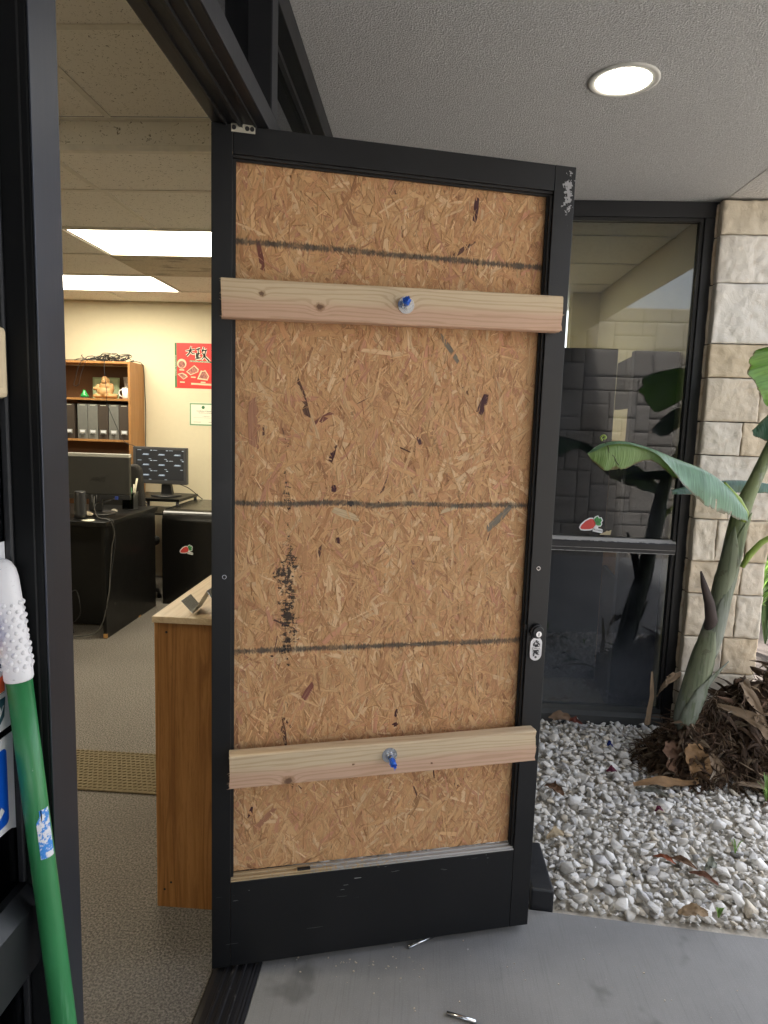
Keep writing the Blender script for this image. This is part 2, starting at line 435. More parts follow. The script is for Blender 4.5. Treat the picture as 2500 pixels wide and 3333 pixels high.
def glass(name, tint, ior, rough=0.0, dirt_haze=.0):
    m = bpy.data.materials.new(name); m.use_nodes = True; nt = m.node_tree; nt.nodes.clear()
    o = nt.nodes.new('ShaderNodeOutputMaterial'); t = nt.nodes.new('ShaderNodeBsdfTransparent'); g = nt.nodes.new('ShaderNodeBsdfGlossy')
    t.inputs[0].default_value = (*tint, 1); g.inputs['Roughness'].default_value = rough; g.inputs['Color'].default_value = (.93, .95, 1, 1)
    f = nt.nodes.new('ShaderNodeFresnel'); f.inputs[0].default_value = ior
    mx = nt.nodes.new('ShaderNodeMixShader'); nt.links.new(f.outputs[0], mx.inputs[0]); nt.links.new(t.outputs[0], mx.inputs[1]); nt.links.new(g.outputs[0], mx.inputs[2])
    last = mx.outputs[0]
    if dirt_haze:  # dirt plus a painted bluish haze, thicker low down, softening the reflections
        d = nt.nodes.new('ShaderNodeBsdfDiffuse'); d.inputs[0].default_value = (.36, .40, .47, 1)
        tc = nt.nodes.new('ShaderNodeTexCoord'); n = nt.nodes.new('ShaderNodeTexNoise'); n.inputs['Scale'].default_value = 6; n.inputs['Detail'].default_value = 6
        nt.links.new(tc.outputs['Object'], n.inputs['Vector']); s = X(nt, n.outputs[0]).step(.35, .8)
        sp = nt.nodes.new('ShaderNodeSeparateXYZ'); nt.links.new(tc.outputs['Object'], sp.inputs[0]); z = X(nt, sp.outputs[2])
        k = s * dirt_haze + z.step(.6, .06) * dirt_haze * 3.2
        m2 = nt.nodes.new('ShaderNodeMixShader'); nt.links.new(k.s, m2.inputs[0]); nt.links.new(last, m2.inputs[1]); nt.links.new(d.outputs[0], m2.inputs[2]); last = m2.outputs[0]
    nt.links.new(last, o.inputs[0]); return m
WGLASS = glass('tinted_window_glass', (.58, .61, .62), 1.52, 0, .04)
SGLASS = glass('dark_sidelight_glass', (.30, .31, .32), 1.6, 0, .01)

# ------------------------------------------------------------------ the setting
XI, XO = -.515, -.39        # inner and outer face of the shop front
YW = 3.4                    # window wall
def poly(name, pts, mat, z, t=.0, kind='structure'):
    b = MB(); b.prism(pts, lambda u, v, q: (u, v, z - q), t); o = b.build(name, mat); o['kind'] = kind; return o
poly('ground', [(-60, -60), (60, -60), (60, 60), (-60, 60)], plain('pale_paving', (.42, .41, .39), .9, scale=3, bump=.3), -.14, .1)
poly('walkway', [(-.388, 1.972), (.375, 1.966), (.82, 1.932), (1.62, 1.872), (5.0, 1.6), (5.0, -1.0), (5, -9), (-.388, -9)], CONC, 0, .12)
def b_struct(name, mat, *a):
    o = box(name, mat, *a); o['kind'] = 'structure'; return o
b_struct('office_floor', CARP, -6.5, XI - .002, -1.5, 6.2, -.13, 0)
b_struct('office_floor', CARP, XI - .002, 1.3, YW + .06, 6.2, -.13, -.002)
b_struct('office_back_wall', WALL, -6.5, 1.02, 6.12, 6.25, 0, 2.8)
b_struct('office_side_wall', WALL, 1.26, 1.36, YW + .09, 5.30, 0, 2.75)
b_struct('office_end_wall', WALL, 1.055, 1.36, 5.302, 5.42, 0, 2.75)
b_struct('office_left_wall', WALL, -6.6, -6.5, -1.5, 6.2, 0, 2.8)
b_struct('office_near_wall', WALL, -6.5, XI - .002, -1.6, -1.5, 0, 2.8)
b_struct('office_inner_wall', WALL, XI, XO - .05, 3.42, 3.46, 0, 2.49)
# soffit with the beam over the column line
sof = b_struct('soffit', STUC, XO - .12, 1.335, -4.0, YW + .3, 2.55, 2.62)
b_struct('soffit_beam', STUC2, 1.336, 1.70, -4.0, YW + .32, 2.548, 3.3)
b_struct('upper_building', plain('upper_wall_stucco', (.6, .58, .54), .9, bump=.3), -6.6, 1.334, -4.0, 6.3, 2.84, 4.4)

# suspended office ceiling: every tile is an object
ceil = thing('office_ceiling', None, None); ceil['kind'] = 'structure'
def tile_mesh(w_, d_, mat):
    b = MB().box(-w_ / 2 + .006, w_ / 2 - .006, -d_ / 2 + .006, d_ / 2 - .006, 0, .016, .003); o = b.build('ceiling_tile', mat); me = o.data; bpy.data.objects.remove(o); return me
def tile_rows(rows, zc, x0, x1, skip, mat):
    g = MB()
    for y0, y1, xj in rows:
        me = tile_mesh(1.22, y1 - y0, mat)
        k0 = math.floor((x0 - xj) / 1.22); k1 = math.ceil((x1 - xj) / 1.22)
        g.box(x0, x1, y0 - .0115, y0 + .0115, zc - .004, zc + .002)
        for k in range(k0, k1 + 1):
            xa = xj + 1.22 * k
            if xa >= x1 - .02: continue
            if xa > x0: g.box(xa - .0115, xa + .0115, y0 + .0115, y1 - .0115, zc - .004, zc + .002)
            xc = xa + .61
            if any(abs(xc - sx) < .1 and abs((y0 + y1) / 2 - sy) < .1 for sx, sy in skip): continue
            a_, b_ = max(xa, x0), min(xa + 1.22, x1)
            if b_ - a_ < .05: continue
            o = share('ceiling_tile', me, ceil, ((a_ + b_) / 2, (y0 + y1) / 2, zc + rnd.uniform(0, .001)), (0, 0, 0), ((b_ - a_) / 1.22, 1, 1))
    return g
def _tiles(rows, x1): return tile_rows(rows, 2.49, -6.5, x1, [L1, L2, VENT, (-.2, 4.695)], TILE)
L1 = (-1.45, 4.085); L2 = (-2.62, 5.305); VENT = (-1.45, 4.695)
_tiles([(2.72, 3.17, -1.52), (3.17, 3.78, -1.50)], XI - .004).build('ceiling_grid', GRID, ceil)
tile_rows([(3.50, 3.78, -.81)], 2.49, XI + .01, 1.26, [], TILE).build('ceiling_grid', GRID, ceil)
_tiles([(3.78, 4.39, -2.03), (4.39, 5.0, -2.03), (5.0, 5.61, -2.03), (5.61, 6.12, -1.45)], 1.26).build('ceiling_grid', GRID, ceil)
g = tile_rows([(-1.5, -.95, -1.245), (-.95, -.34, -1.245), (-.34, .27, -1.245), (.27, .88, -1.245), (.88, 1.49, -1.245), (1.49, 2.09, -1.245), (2.09, 2.69, -1.245)], 2.60, -6.5, XI - .01, [(-3.075, 1.185)], TILEF)
g.build('ceiling_grid', GRID, ceil)
box('ceiling_step', TILES, -6.5, XI - .004, 2.700, 2.72, 2.505, 2.596, parent=ceil)
build_split(MB().box(-6.5, XI - .004, 2.688, 2.699, 2.480, 2.503).box(-6.5, XI - .004, 2.688, 2.699, 2.590, 2.601), 'edge_trim', GRID, ceil)
b_struct('plenum', plain('plenum_dark', (.05, .05, .05), .9), -6.5, 1.3, -1.5, 6.2, 2.78, 2.83)

# lit ceiling panels; the last two are unseen extras for brightness
def ceiling_light(c, label, col, st, zc=2.49):
    t = thing('ceiling_light', label, 'light', (c[0], c[1], zc - .002), 0, 'fluorescent ceiling panels')
    x0, x1, y0, y1 = c[0] - .608, c[0] + .608, c[1] - .3, c[1] + .3
    za, zb, zd = zc - .008, zc + .01, zc - .003
    build_split(MB().box(x0, x1, y0, y0 + .02, za, zb).box(x0, x1, y1 - .02, y1, za, zb).box(x0, x0 + .02, y0 + .02, y1 - .02, za, zb).box(x1 - .02, x1, y0 + .02, y1 - .02, za, zb), 'frame', GRID, t)
    box('diffuser', emit('lit_diffuser', col, st), x0 + .021, x1 - .021, y0 + .021, y1 - .021, zd, zd + .008, parent=t)
ceiling_light(L1, 'lit yellowish ceiling panel nearest the doorway, in front of the vent', (1, .90, .68), LAMP_IN)
ceiling_light(L2, 'lit white ceiling panel farther back, beside the poster wall', (1, .92, .74), LAMP_IN * 1.25)
ceiling_light((-.2, 4.695), 'added lit ceiling panel out of view, brightening the space behind the window', (1, .91, .71), LAMP_IN * 1.3)  # extra unseen panel, added to light the alcove behind the window
ceiling_light((-3.075, 1.185), 'added lit ceiling panel out of view, brightening the front part of the office', (1, .91, .71), LAMP_IN * 2.2, 2.60)  # extra unseen panel, added to lift the near floor and ceiling
vt = thing('ceiling_vent', 'perforated ceiling vent with a dark soot smudge behind the lit panel', 'vent', (VENT[0], VENT[1], 2.488))
vm = Mat('sooty_perforated_panel', (.5, .45, .36), .7)
sm = vm.noise(5, 4, .5, vm.mapped((.7, 2.2, 1))).step(.52, .7); hole = vm.voro(85).lt(.28)
vm.color(vm.mix(hole * .6, vm.mix(sm * .75, (.48, .43, .33), (.09, .08, .065)), (.07, .06, .045)))
box('grille', vm.m, VENT[0] - .6, VENT[0] + .6, VENT[1] - .295, VENT[1] + .295, 2.482, 2.492, .003, vt)

# ------------------------------------------------------------------ shop front
ZH = 2.152
sf = thing('storefront', 'black metal shop front with header, transom glass and jamb around the doorway', 'shop front', (XO, 1.2, 0))
def rail(name, *a, bev=.002, p=sf, m=MET): return box(name, m, *a, bev=bev, parent=p)
rail('header', XI, XO - .0022, .73, YW - .06, ZH, ZH + .05)
rail('sheen_face', XO - .002, XO, .73, YW - .06, ZH + .0005, ZH + .05, bev=.0005, m=JMET)  # thin added face giving header, jamb and mullion their bright outward sheen
build_split(MB().box(XI + .03, XI + .036, .75, 3.3, ZH - .006, ZH + .001).box(XI + .062, XI + .07, .75, 3.3, ZH - .008, ZH + .001).box(XI + .095, XI + .1, .75, 3.3, ZH - .005, ZH + .001), 'door_stop', RUB, sf)
rail('head_frame', XI, XO, -3.5, YW - .06, 2.475, 2.549)
rail('jamb', XI, XO - .0022, .677, .728, 0, 2.474, m=MATTE)
rail('sheen_face', XO - .002, XO, .677, .728, .0005, 2.474, bev=.0005, m=JMET)
box('seam', RUB, -.4018, -.4, .6755, .6768, 0, 2.47, parent=sf)
rail('mullion', XI, XO - .0022, 1.69, 1.75, ZH + .051, 2.474)
rail('sheen_face', XO - .002, XO, 1.69, 1.75, ZH + .051, 2.474, bev=.0005, m=JMET)
rail('mullion', XI, XO, YW - .12, YW - .061, 0, ZH - .001)
for y0, y1 in ((.73, 1.688), (1.752, 3.33)):
    box('transom_glass', SGLASS, -.452, -.446, y0, y1, ZH + .052, 2.473, parent=sf)
    build_split(MB().box(-.445, -.432, y0, y1, ZH + .051, ZH + .066).box(-.445, -.432, y0, y1, 2.458, 2.474), 'glazing_bead', RUB, sf)
box('lower_glass', SGLASS, -.452, -.446, 1.75, YW - .125, .06, ZH - .002, parent=sf)
rail('sill_rail', XI, XO, 1.75, YW - .125, 0, .058)
# closed sidelight left of the doorway
sd_ = thing('sidelight', 'black framed glass sidelight with stickers left of the open doorway', 'glass panel', (XO, .2, 0))
for z0, z1 in ((.965, 2.46), (.1, .87)): rail('glazing_bead', -.4305, -.422, .671, .6765, z0, z1, p=sd_, m=MET)
MB().prism([(XI + .03, .872), (-.408, .872), (-.408, .945), (-.422, .963), (XI + .03, .963)], lambda u, v, q: (u, -3.5 + q, v), 4.1765).build('mid_rail', MET, sd_)
rail('bottom_rail', XI + .03, -.408, -3.5, .6765, 0, .1, p=sd_)
box('glass', SGLASS, -.437, -.431, -3.5, .6765, .9635, 2.47, parent=sd_)
box('glass', SGLASS, -.437, -.431, -3.5, .6765, .101, .8715, parent=sd_)
# threshold
th = thing('threshold', 'scuffed black ribbed metal threshold in the doorway', 'threshold', (-.45, 1.2, 0))
tm = Mat('scuffed_threshold', (.014, .014, .016), .4); n1 = tm.noise(30, 5, .75, tm.mapped((3, .5, 1)))
xx, yy, zz = tm.xyz()
tm.color(tm.mix((n1 - (zz - .014).abs() * 25).step(.55, .66) * .7, (.012, .012, .014), (.30, .29, .27))); tm = tm.m
prof = [(-.513, 0.001), (-.513, .006), (-.498, .010), (-.482, .0105), (-.480, .0135), (-.474, .0135), (-.472, .0105), (-.462, .011), (-.459, .0145), (-.451, .0145), (-.448, .011), (-.436, .011), (-.434, .0135), (-.428, .0135), (-.426, .010), (-.416, .009), (-.410, .0065), (-.406, .0075), (-.402, .005), (-.398, .0055), (-.3895, .001)]
MB().prism(prof, lambda u, v, q: (u, .729 + q, v), 2.5).build('ribbed_plate', tm, th)

# ------------------------------------------------------------------ the boarded door
HX, HY, ANG = -.513, 1.622, R(16.15)
door = thing('door', 'open black metal framed door boarded up with strand board', 'door', (HX, HY, 0), ANG)
def dpart(name, mat, *a, bev=.0015, p=door, label=None): return box(name, mat, *a, bev=bev, parent=p, local=True, label=label)
W, ZB, ZT, T = .910, .02, 2.15, .044
OL, OR_, OB, OT = .048, .852, .265, 2.087
dpart('hinge_stile', DMET, 0, OL, 0, T, ZB, ZT)
dpart('lock_stile', DMET, OR_, W, 0, T, ZB, ZT)
dpart('top_rail', DMET, OL + .0006, OR_ - .0006, .0004, T, OT, ZT - .0003)
dpart('bottom_rail', DMET, OL + .0006, OR_ - .0006, .0004, T, ZB + .0003, OB)
build_split(MB().box(OL, OR_, .008, .014, OT - .006, OT).box(OL, OR_, .018, .024, OT - .010, OT).box(OR_ - .006, OR_, .008, .014, OB, OT - .01).box(OR_ - .010, OR_, .018, .024, OB, OT - .01).box(OL, OL + .008, .012, .02, OB, OT - .01), 'glazing_bead', RUB, door, True)
am = Mat('sawdusted_channel', (.5, .49, .46), .5, .3)
dn = am.noise(120, 5, .75); dn2 = am.noise(9, 4); x_, y_, z_ = am.xyz()
dust = (dn + (dn2 - .5) * .9 + (x_ * -.55) + .14).step(.42, .56)
am.color(am.mix(dust, (.50, .50, .49), (.58, .44, .26))); am.bump(dust * dn, .8, .003); am = am.m
MB().prism([(.001, .2652), (.001, .268), (.007, .2685), (.0075, .2725), (.012, .2725), (.0125, .270), (.019, .2715), (.0195, .2755), (.024, .2755), (.0245, .272), (.0295, .274), (.0295, .2652)], lambda u, v, q: (OL + .001 + q, u, v), OR_ - OL - .002).build('sill_channel', am, door, True)
dpart('clip', RUB, .225, .26, .004, .013, .2735, .2785, bev=.001)
# pivot plate
pv = dpart('pivot_plate', plain('pale_steel', (.6, .57, .47), .5, .3), .0445, .0985, -.0022, .0, 2.1335, 2.1515, bev=.0005)
for hx in (.0505, .0805, .0915):
    MB().cyl((hx, -.004, 2.1425), (hx, -.0021, 2.1425), .0052, n=10).build('screw', RUB, pv, True)
# osb panel
op = dpart('osb_panel', OSB, OL + .001, OR_ - .001, .0325, .043, OB + .01, OT, bev=0)
op.data.attributes.new('tint', 'FLOAT_COLOR', 'FACE').data.foreach_set('color', np.tile([.42, .26, .13, 1], len(op.data.polygons)).astype(np.float32))

def strands():
    rs = np.random.RandomState(5)
    V, F, U, COL = [], [], [], []
    def add(n, l0, l1, w0, w1, y0, y1, spread, pale):
        L = rs.uniform(l0, l1, n); Wd = rs.uniform(w0, w1, n) * (.6 + .4 * L / l1)
        cx = rs.uniform(OL + .002, OR_ - .002, n); cz = rs.uniform(OB + .012, OT, n)
        th_ = math.pi / 2 + rs.normal(0, spread, n); y = rs.uniform(y0, y1, n)
        k = rs.rand(n)
        pal = np.array([[.62, .355, .165], [.68, .42, .21], [.60, .32, .155], [.52, .265, .125], [.75, .51, .29], [.40, .195, .095], [.58, .28, .165], [.08, .03, .026]])
        pr = np.array([.32, .24, .20, .08, .09, .02, .048, .002]) if pale else np.array([.28, .18, .22, .14, .06, .05, .065, .005])
        c = pal[rs.choice(8, n, p=pr)] * rs.uniform(.9, 1.1, (n, 1)); c = c * .95 + np.array([.6, .36, .17]) * .05
        return L, Wd, cx, cz, th_, y, c
    sets = [add(4200, .05, .15, .008, .030, .0312, .0324, .62, 0), add(5200, .03, .11, .004, .018, .0303, .0314, .72, 1), add(7500, .010, .045, .0010, .0038, .0298, .0306, .6, 1)]
    L, Wd, cx, cz, th_, y, c = [np.concatenate(q) for q in zip(*sets)]
    # darker flakes that stand out in the photograph
    sp = [(.654, 2.03, .062, .014, 1.48, 0), (.698, 1.537, .058, .02, 1.25, 0), (.305, 1.312, .02, .013, 1.6, 0), (.30, 1.40, .045, .012, 1.25, 0), (.318, 1.176, .016, .012, 1.6, 0), (.35, 1.272, .014, .02, 1.6, 0), (.523, 1.115, .014, .007, 1.9, 0), (.492, .694, .024, .009, 1.4, 0), (.528, 1.44, .022, .010, 1.9, 0), (.49, .66, .016, .012, .5, 0), (.248, .77, .055, .016, 1.05, 1), (.27, 1.487, .06, .016, .6, 1), (.10, 1.47, .13, .03, 1.62, 2), (.60, 1.68, .085, .014, 2.25, 3), (.762, 1.235, .10, .02, .75, 3), (.34, 1.245, .075, .02, 2.8, 4), (.115, 1.868, .07, .012, 1.75, 1), (.14, .42, .07, .016, .8, 2), (.55, .41, .08, .018, 1.1, 5), (.10, .44, .035, .008, 1.3, 0), (.62, 1.26, .05, .012, .3, 4), (.56, .72, .12, .022, 2.0, 5)]
    cc = [(.062, .018, .024), (.22, .075, .055), (.40, .19, .11), (.19, .165, .125), (.60, .45, .27), (.36, .19, .085)]
    for a in sp:
        L = np.append(L, a[2]); Wd = np.append(Wd, a[3]); cx = np.append(cx, a[0]); cz = np.append(cz, a[1]); th_ = np.append(th_, a[4]); y = np.append(y, .0300); c = np.vstack([c, cc[a[5]]])
    n = len(L)
    tpl = np.array([[-.5, -.38], [-.44, .45], [.1, .5], [.47, .36], [.5, -.3], [0, -.5]])
    P = np.repeat(tpl[None], n, 0) + rs.uniform(-.09, .09, (n, 6, 2))
    lu = P[..., 0] * L[:, None]; lv = P[..., 1] * Wd[:, None]
    ct, st = np.cos(th_)[:, None], np.sin(th_)[:, None]
    vx = cx[:, None] + lu * ct - lv * st; vz = cz[:, None] + lu * st + lv * ct
    tl = rs.normal(0, .00045, (n, 1)); tu = rs.normal(0, .00045, (n, 1))
    vy = y[:, None] + P[..., 1] * 2 * tl + P[..., 0] * 2 * tu
    vx = np.clip(vx, OL + .0012, OR_ - .0012); vz = np.clip(vz, OB + .0112, OT - .0004); vy = np.clip(vy, .0292, .0325)
    V = np.stack([vx, vy, vz], -1).reshape(-1, 3)
    F = np.arange(n * 6).reshape(n, 6)
    off = rs.uniform(0, 40, (n, 1, 2)); uv = (np.stack([lu, lv], -1) + off).reshape(-1, 2)
    o = mesh_np('wood_strands', V, F, OSB, op, True, c, uv); o['kind'] = 'stuff'
    o.data.flip_normals() if o.data.polygons[0].normal.y > 0 else None
strands()

# lock, keyhole, indicator, screw holes
lk = MB().cyl((.8785, -.012, .9225), (.8785, 0, .9225), .0195, .0205, 28).build('lock_cylinder', MET, door, True)
MB().cyl((.8785, -.0165, .9215), (.8785, -.012, .9215), .0155, .0175, 28).build('collar', MET, lk, True)
pl = MB().cyl((.8785, -.019, .9175), (.8785, -.0165, .9175), .0082, n=24).build('key_plug', CHROME, lk, True)
MB().box(.8775, .8795, -.0194, -.0189, .912, .922).build('keyhole', RUB, lk, True)
def capsule(cx, cz, hw, hh, n=14):
    return [(cx + hw * math.cos(t), cz + hh - hw + hw * math.sin(t)) for t in np.linspace(0, math.pi, n)] + [(cx + hw * math.cos(t), cz - hh + hw + hw * math.sin(t)) for t in np.linspace(math.pi, 2 * math.pi, n)]
im = Mat('chipped_indicator_plate', (.6, .6, .62), .3, .6)
ix, iy, iz = im.xyz(); d = ((ix - .8785).abs() * 1.9).max((iz - .8715).abs())
ch = (im.noise(160, 4, .7) - d * 18 + .2).gt(.40)
im.color(im.mix(ch, (.60, .60, .63), (.02, .02, .025))); im = im.m
ip = MB().prism(capsule(.8785, .8715, .0175, .0335), lambda u, v, q: (u, -q, v), .006).build('indicator_plate', im, door, True)
dpart('indicator_window', CHROME, .866, .891, -.0075, -.0058, .8685, .8775, bev=.0008, p=ip)
text('lettering', 'OPEN', .0085, frame_mtx((.8785, -.0077, .873), (1, 0, 0), (0, 0, 1)), INK, ip, True, .0002)
for zz_ in (.848, .894): MB().cyl((.8785, -.0072, zz_), (.8785, -.0058, zz_), .0034, n=12).build('screw', GREYP, ip, True)
for hx, hz in ((.031, 1.0915), (.8735, 1.0998)):
    MB().cyl((hx, -.0012, hz), (hx, .0, hz), .0055, n=16).build('screw_hole_ring', CHROME, door, True)
    MB().cyl((hx, -.0016, hz), (hx, -.0005, hz), .0042, n=16).build('screw_hole', RUB, door, True)
dpart('wedge_shim', RUB, .845, .8535, .004, .02, .925, .94, bev=.001)

# brace boards: rough sawn ends, washer, nut, stud and blue thread paint
def brace(z_l, z_r, x0, x1, label, knots, seed, bolt, spin):
    m = lumber('douglas_fir_lumber_%d' % seed, seed, knots)
    L = x1 - x0; a = math.atan2(z_r - z_l, L)
    bm = bmesh.new(); nx, nz = 60, 8
    rs = random.Random(seed)
    b = MB(); h = .0445; d_ = .038
    # profile in (y, z) with eased corners; extruded along x with ragged ends
    prof = [(-d_ + .004, -h), (-.001, -h), (-.001, h), (-d_ + .004, h), (-d_ + .001, h - .0015), (-d_, h - .004), (-d_, -h + .004), (-d_ + .001, -h + .0015)]
    xs = np.linspace(-L / 2, L / 2, 24)
    full = []
    for i in range(len(prof)):
        p, q = prof[i], prof[(i + 1) % len(prof)]
        n = 12 if abs(p[1] - q[1]) > .05 else (5 if abs(p[0] - q[0]) > .02 else 1)
        for k in range(n): full.append((p[0] + (q[0] - p[0]) * k / n, p[1] + (q[1] - p[1]) * k / n))
    rings = []
    for i, x in enumerate(xs):
        r = []
        for (yy_, zz_) in full:
            e = rs.uniform(-.0022, .0022) if i in (0, len(xs) - 1) else 0
            r.append(b.b.verts.new((x + e, yy_ + .0006 * mnoise.noise((x * 9, zz_ * 40, seed)) * (yy_ < -.02), zz_ + .0012 * mnoise.noise((x * 3, 5, seed)))))
        rings.append(r)
    for q, r in zip(rings, rings[1:]):
        for i in range(len(full)): b.b.faces.new((q[i], q[(i + 1) % len(full)], r[(i + 1) % len(full)], r[i]))
    b.b.faces.new(rings[0][::-1]); b.b.faces.new(rings[-1])
    for sgn, k in ((-1, 9), (1, 3)):        # torn fibres at the cut
        for _ in range(k):
            z0 = rs.uniform(-h, h); x = sgn * L / 2; ln = rs.uniform(.003, .009)
            v = [b.b.verts.new(p) for p in ((x - sgn * .001, -d_ + .0005, z0), (x - sgn * .001, -d_ + .0008, z0 + rs.uniform(.0008, .002)), (x + sgn * ln, -d_ - rs.uniform(0, .003), z0 + rs.uniform(-.003, .003)), (x, -d_ + .003, z0))]
            b.b.faces.new((v[0], v[1], v[2])); b.b.faces.new((v[0], v[2], v[3])); b.b.faces.new((v[1], v[3], v[2]))
    o = b.build('brace_board', m, None, True, label)
    o.parent = door; o.location = ((x0 + x1) / 2, -.0005, (z_l + z_r) / 2); o.rotation_euler = (0, -a, 0)
    bx, bz = bolt
    wv = Vector((bx, -d_, bz))
    MB().cyl((bx, -d_ - .0022, bz), (bx, -d_, bz), .0205, n=32).build('washer', ZINC, o, True)
    tip = Vector(spin)
    MB().cyl((bx, -d_ - .0105, bz), (bx, -d_ - .0022, bz), .0092, n=6).build('nut', ZINC, o, True)
    e = Vector((bx, -d_ - .010, bz)); f = e + tip * .016
    MB().cyl(e, f, .0046, n=14).build('threaded_stud', ZINC, o, True)
    cb = MB(); rs2 = random.Random(seed * 3)
    cb.tube([e + tip * .004, e + tip * .010, e + tip * .018, e + tip * .025], [.0058, .0078, .0095, .0080] if seed == 3 else [.0055, .0066, .0078, .0084], 12)
    for v in cb.b.verts: v.co += Vector((rs2.uniform(-1, 1), rs2.uniform(-1, 1), rs2.uniform(-1, 1))) * (.0028 if seed == 3 else .0014)
    for _ in range(34):
        t = rs2.uniform(.006, .026); p = e + tip * t; q = Vector((rs2.uniform(-1, 1), rs2.uniform(-1, .4), rs2.uniform(-1, 1))).normalized()
        a_ = q.orthogonal().normalized() * .003; p2 = p + q * .006; v = [cb.b.verts.new(w_) for w_ in (p2 - a_, p2 + a_, p2 + q * .005 + tip * .003)]; cb.b.faces.new(v)
    cb.build('blue_tape', plain('blue_tape_%d' % seed, (.02, .13, .62), .4, var=.5, scale=160), o, True)
    return o
brace(1.758, 1.7765, .0245, .8765, 'upper pale pine brace board with three knots and a bolt', [(-.335, .012, .015, .010), (-.20, -.012, .022, .02), (.002, .006, .03, .03)], 3, (.011, .002), (-.30, -.88, .38))
brace(.5925, .6005, .0455, .8800, 'lower pale pine brace board with pinkish lower edge and a bolt', [(-.27, -.035, .03, .02), (-.1, -.006, .006, .004), (.115, -.022, .006, .004)], 8, (-.003, .012), (.22, -.75, -.62))
# ------------------------------------------------------------------ window wall
wd = thing('window', 'tall dark tinted window with a low transom bar beside the stone column', 'window', (.45, YW, 0))
FX0, FX1 = XO, 1.345
rail('top_frame', FX0, FX1, YW, YW + .1, 2.478, 2.548, p=wd)
rail('side_frame', 1.262, FX1, YW, YW + .1, .0, 2.477, p=wd)
rail('side_frame', FX0 + .001, FX0 + .06, YW, YW + .1, .0, 2.477, p=wd)
build_split(MB().box(FX0 + .062, 1.261, YW + .012, YW + .05, 2.462, 2.477).box(1.245, 1.261, YW + .012, YW + .05, .06, 2.461), 'glazing_bead', RUB, wd)
wm = Mat('worn_transom_paint', (.012, .0125, .015), .4); wx, wy, wz = wm.xyz(); wr = wm.noise(45, 5, .75)
wm.color(wm.mix(((wz - .946).abs().step(.022, .004) * .9 + (wz - .902).abs().step(.004, .001) * .85 + (wz - .883).abs().step(.004, .001) * .8 + (wr - .5) * 1.1).step(.62, .74) * .8, (.012, .0125, .015), (.45, .45, .45))); wm = wm.m
MB().prism([(0, .882), (0, .902), (-.006, .904), (-.006, .930), (.012, .952), (.045, .952), (.045, .882)], lambda u, v, q: (FX0 + .062 + q, YW + .004 + u, v), 1.588).build('transom_bar', wm, wd)
MB().prism([(-.02, -.05), (-.02, .035), (.01, .050), (.012, .075), (.05, .075), (.05, -.05)], lambda u, v, q: (FX0 + .062 + q, YW + u, v), 1.589).build('sill', plain('dusty_sill', (.06, .062, .06), .6), wd)
box('pane', WGLASS, FX0 + .06, 1.25, YW + .03, YW + .036, .953, 2.478, parent=wd)
box('pane', WGLASS, FX0 + .06, 1.25, YW + .03, YW + .036, .07, .883, parent=wd)

def carrot(t, to3, depth, txt_m, s=1.0):
    """carrot sticker in its own (u, v) metres; to3 maps to the surface"""
    def off(pts, d):
        n = len(pts); out = []
        cx = sum(p[0] for p in pts) / n; cy = sum(p[1] for p in pts) / n
        for i in range(n):
            a, b_ = Vector(pts[i - 1]), Vector(pts[(i + 1) % n]); t_ = (b_ - a).normalized(); out.append((pts[i][0] + t_.y * d, pts[i][1] - t_.x * d))
        return out
    body = [(-.068, -.026), (-.062, -.033), (-.045, -.034), (-.02, -.032), (-.004, -.026), (.004, -.012), (.004, 0), (-.002, .012), (-.012, .020), (-.024, .019), (-.045, .006), (-.062, -.012)]
    leaf = [(.004, .006), (.008, -.006), (.016, -.013), (.03, -.012), (.034, -.004), (.03, .004), (.036, .014), (.03, .026), (.02, .024), (.014, .034), (.004, .028), (-.002, .018)]
    tagp = [(-.006, -.042), (.038, -.050), (.044, -.046), (.044, -.034), (.040, -.030), (.0, -.022), (-.006, -.026)]
    sc = lambda P: [(u * s, v * s) for u, v in P]
    b = MB()
    for P in (off(body, .0065), off(leaf, .0055), tagp): b.prism(sc(P), to3, depth)
    b.prism(sc([(-.006, -.03), (.02, -.03), (.02, 0), (-.006, .0)]), lambda u, v, q: to3(u, v, q * .9), depth)
    b.build('backing', WHITE, t)
    MB().prism(sc(body), lambda u, v, q: to3(u, v, depth + q), depth).build('carrot_print', REDP, t)
    MB().prism(sc(leaf), lambda u, v, q: to3(u, v, depth + q), depth).build('leaf_print', GREEN1, t)
    MB().prism(sc([(.006, .004), (.014, -.004), (.024, .002), (.02, .010), (.01, .012)]), lambda u, v, q: to3(u, v, depth * 2.2 + q), depth).build('leaf_shade_print', GREEND, t)
    p = Vector(to3(.0195 * s, -.0365 * s, depth + .0003)); q = Vector(to3(.0195 * s + .01, -.0365 * s - .0016, depth + .0003)); r = Vector(to3(.0195 * s, -.0265 * s, depth + .0003))
    x = (q - p).normalized(); y = (r - p); y = (y - x * y.dot(x)).normalized()
    text('lettering', 'DACHENG', .0115 * s, frame_mtx(p, x, y), INK, t, False, .0002)
ct = thing('carrot_sticker', 'red carrot sticker reading DACHENG on the tinted window', 'sticker', (.86, YW + .028, 1.015))
carrot(ct, lambda u, v, q: (.862 + u, YW + .0295 - q, 1.022 + v), .0005, None)
tp = thing('tape_scrap', 'yellowed scrap of tape beside the carrot sticker on the window', 'tape', (.92, YW + .028, .98))
MB().prism([(.892, .964), (.945, .964), (.948, .99), (.936, .984), (.925, .986), (.918, .978), (.896, .97)], lambda u, v, q: (u, YW + .0296 - q, v), .0003).build('tape', plain('yellow_tape', (.42, .36, .22), .4), tp)

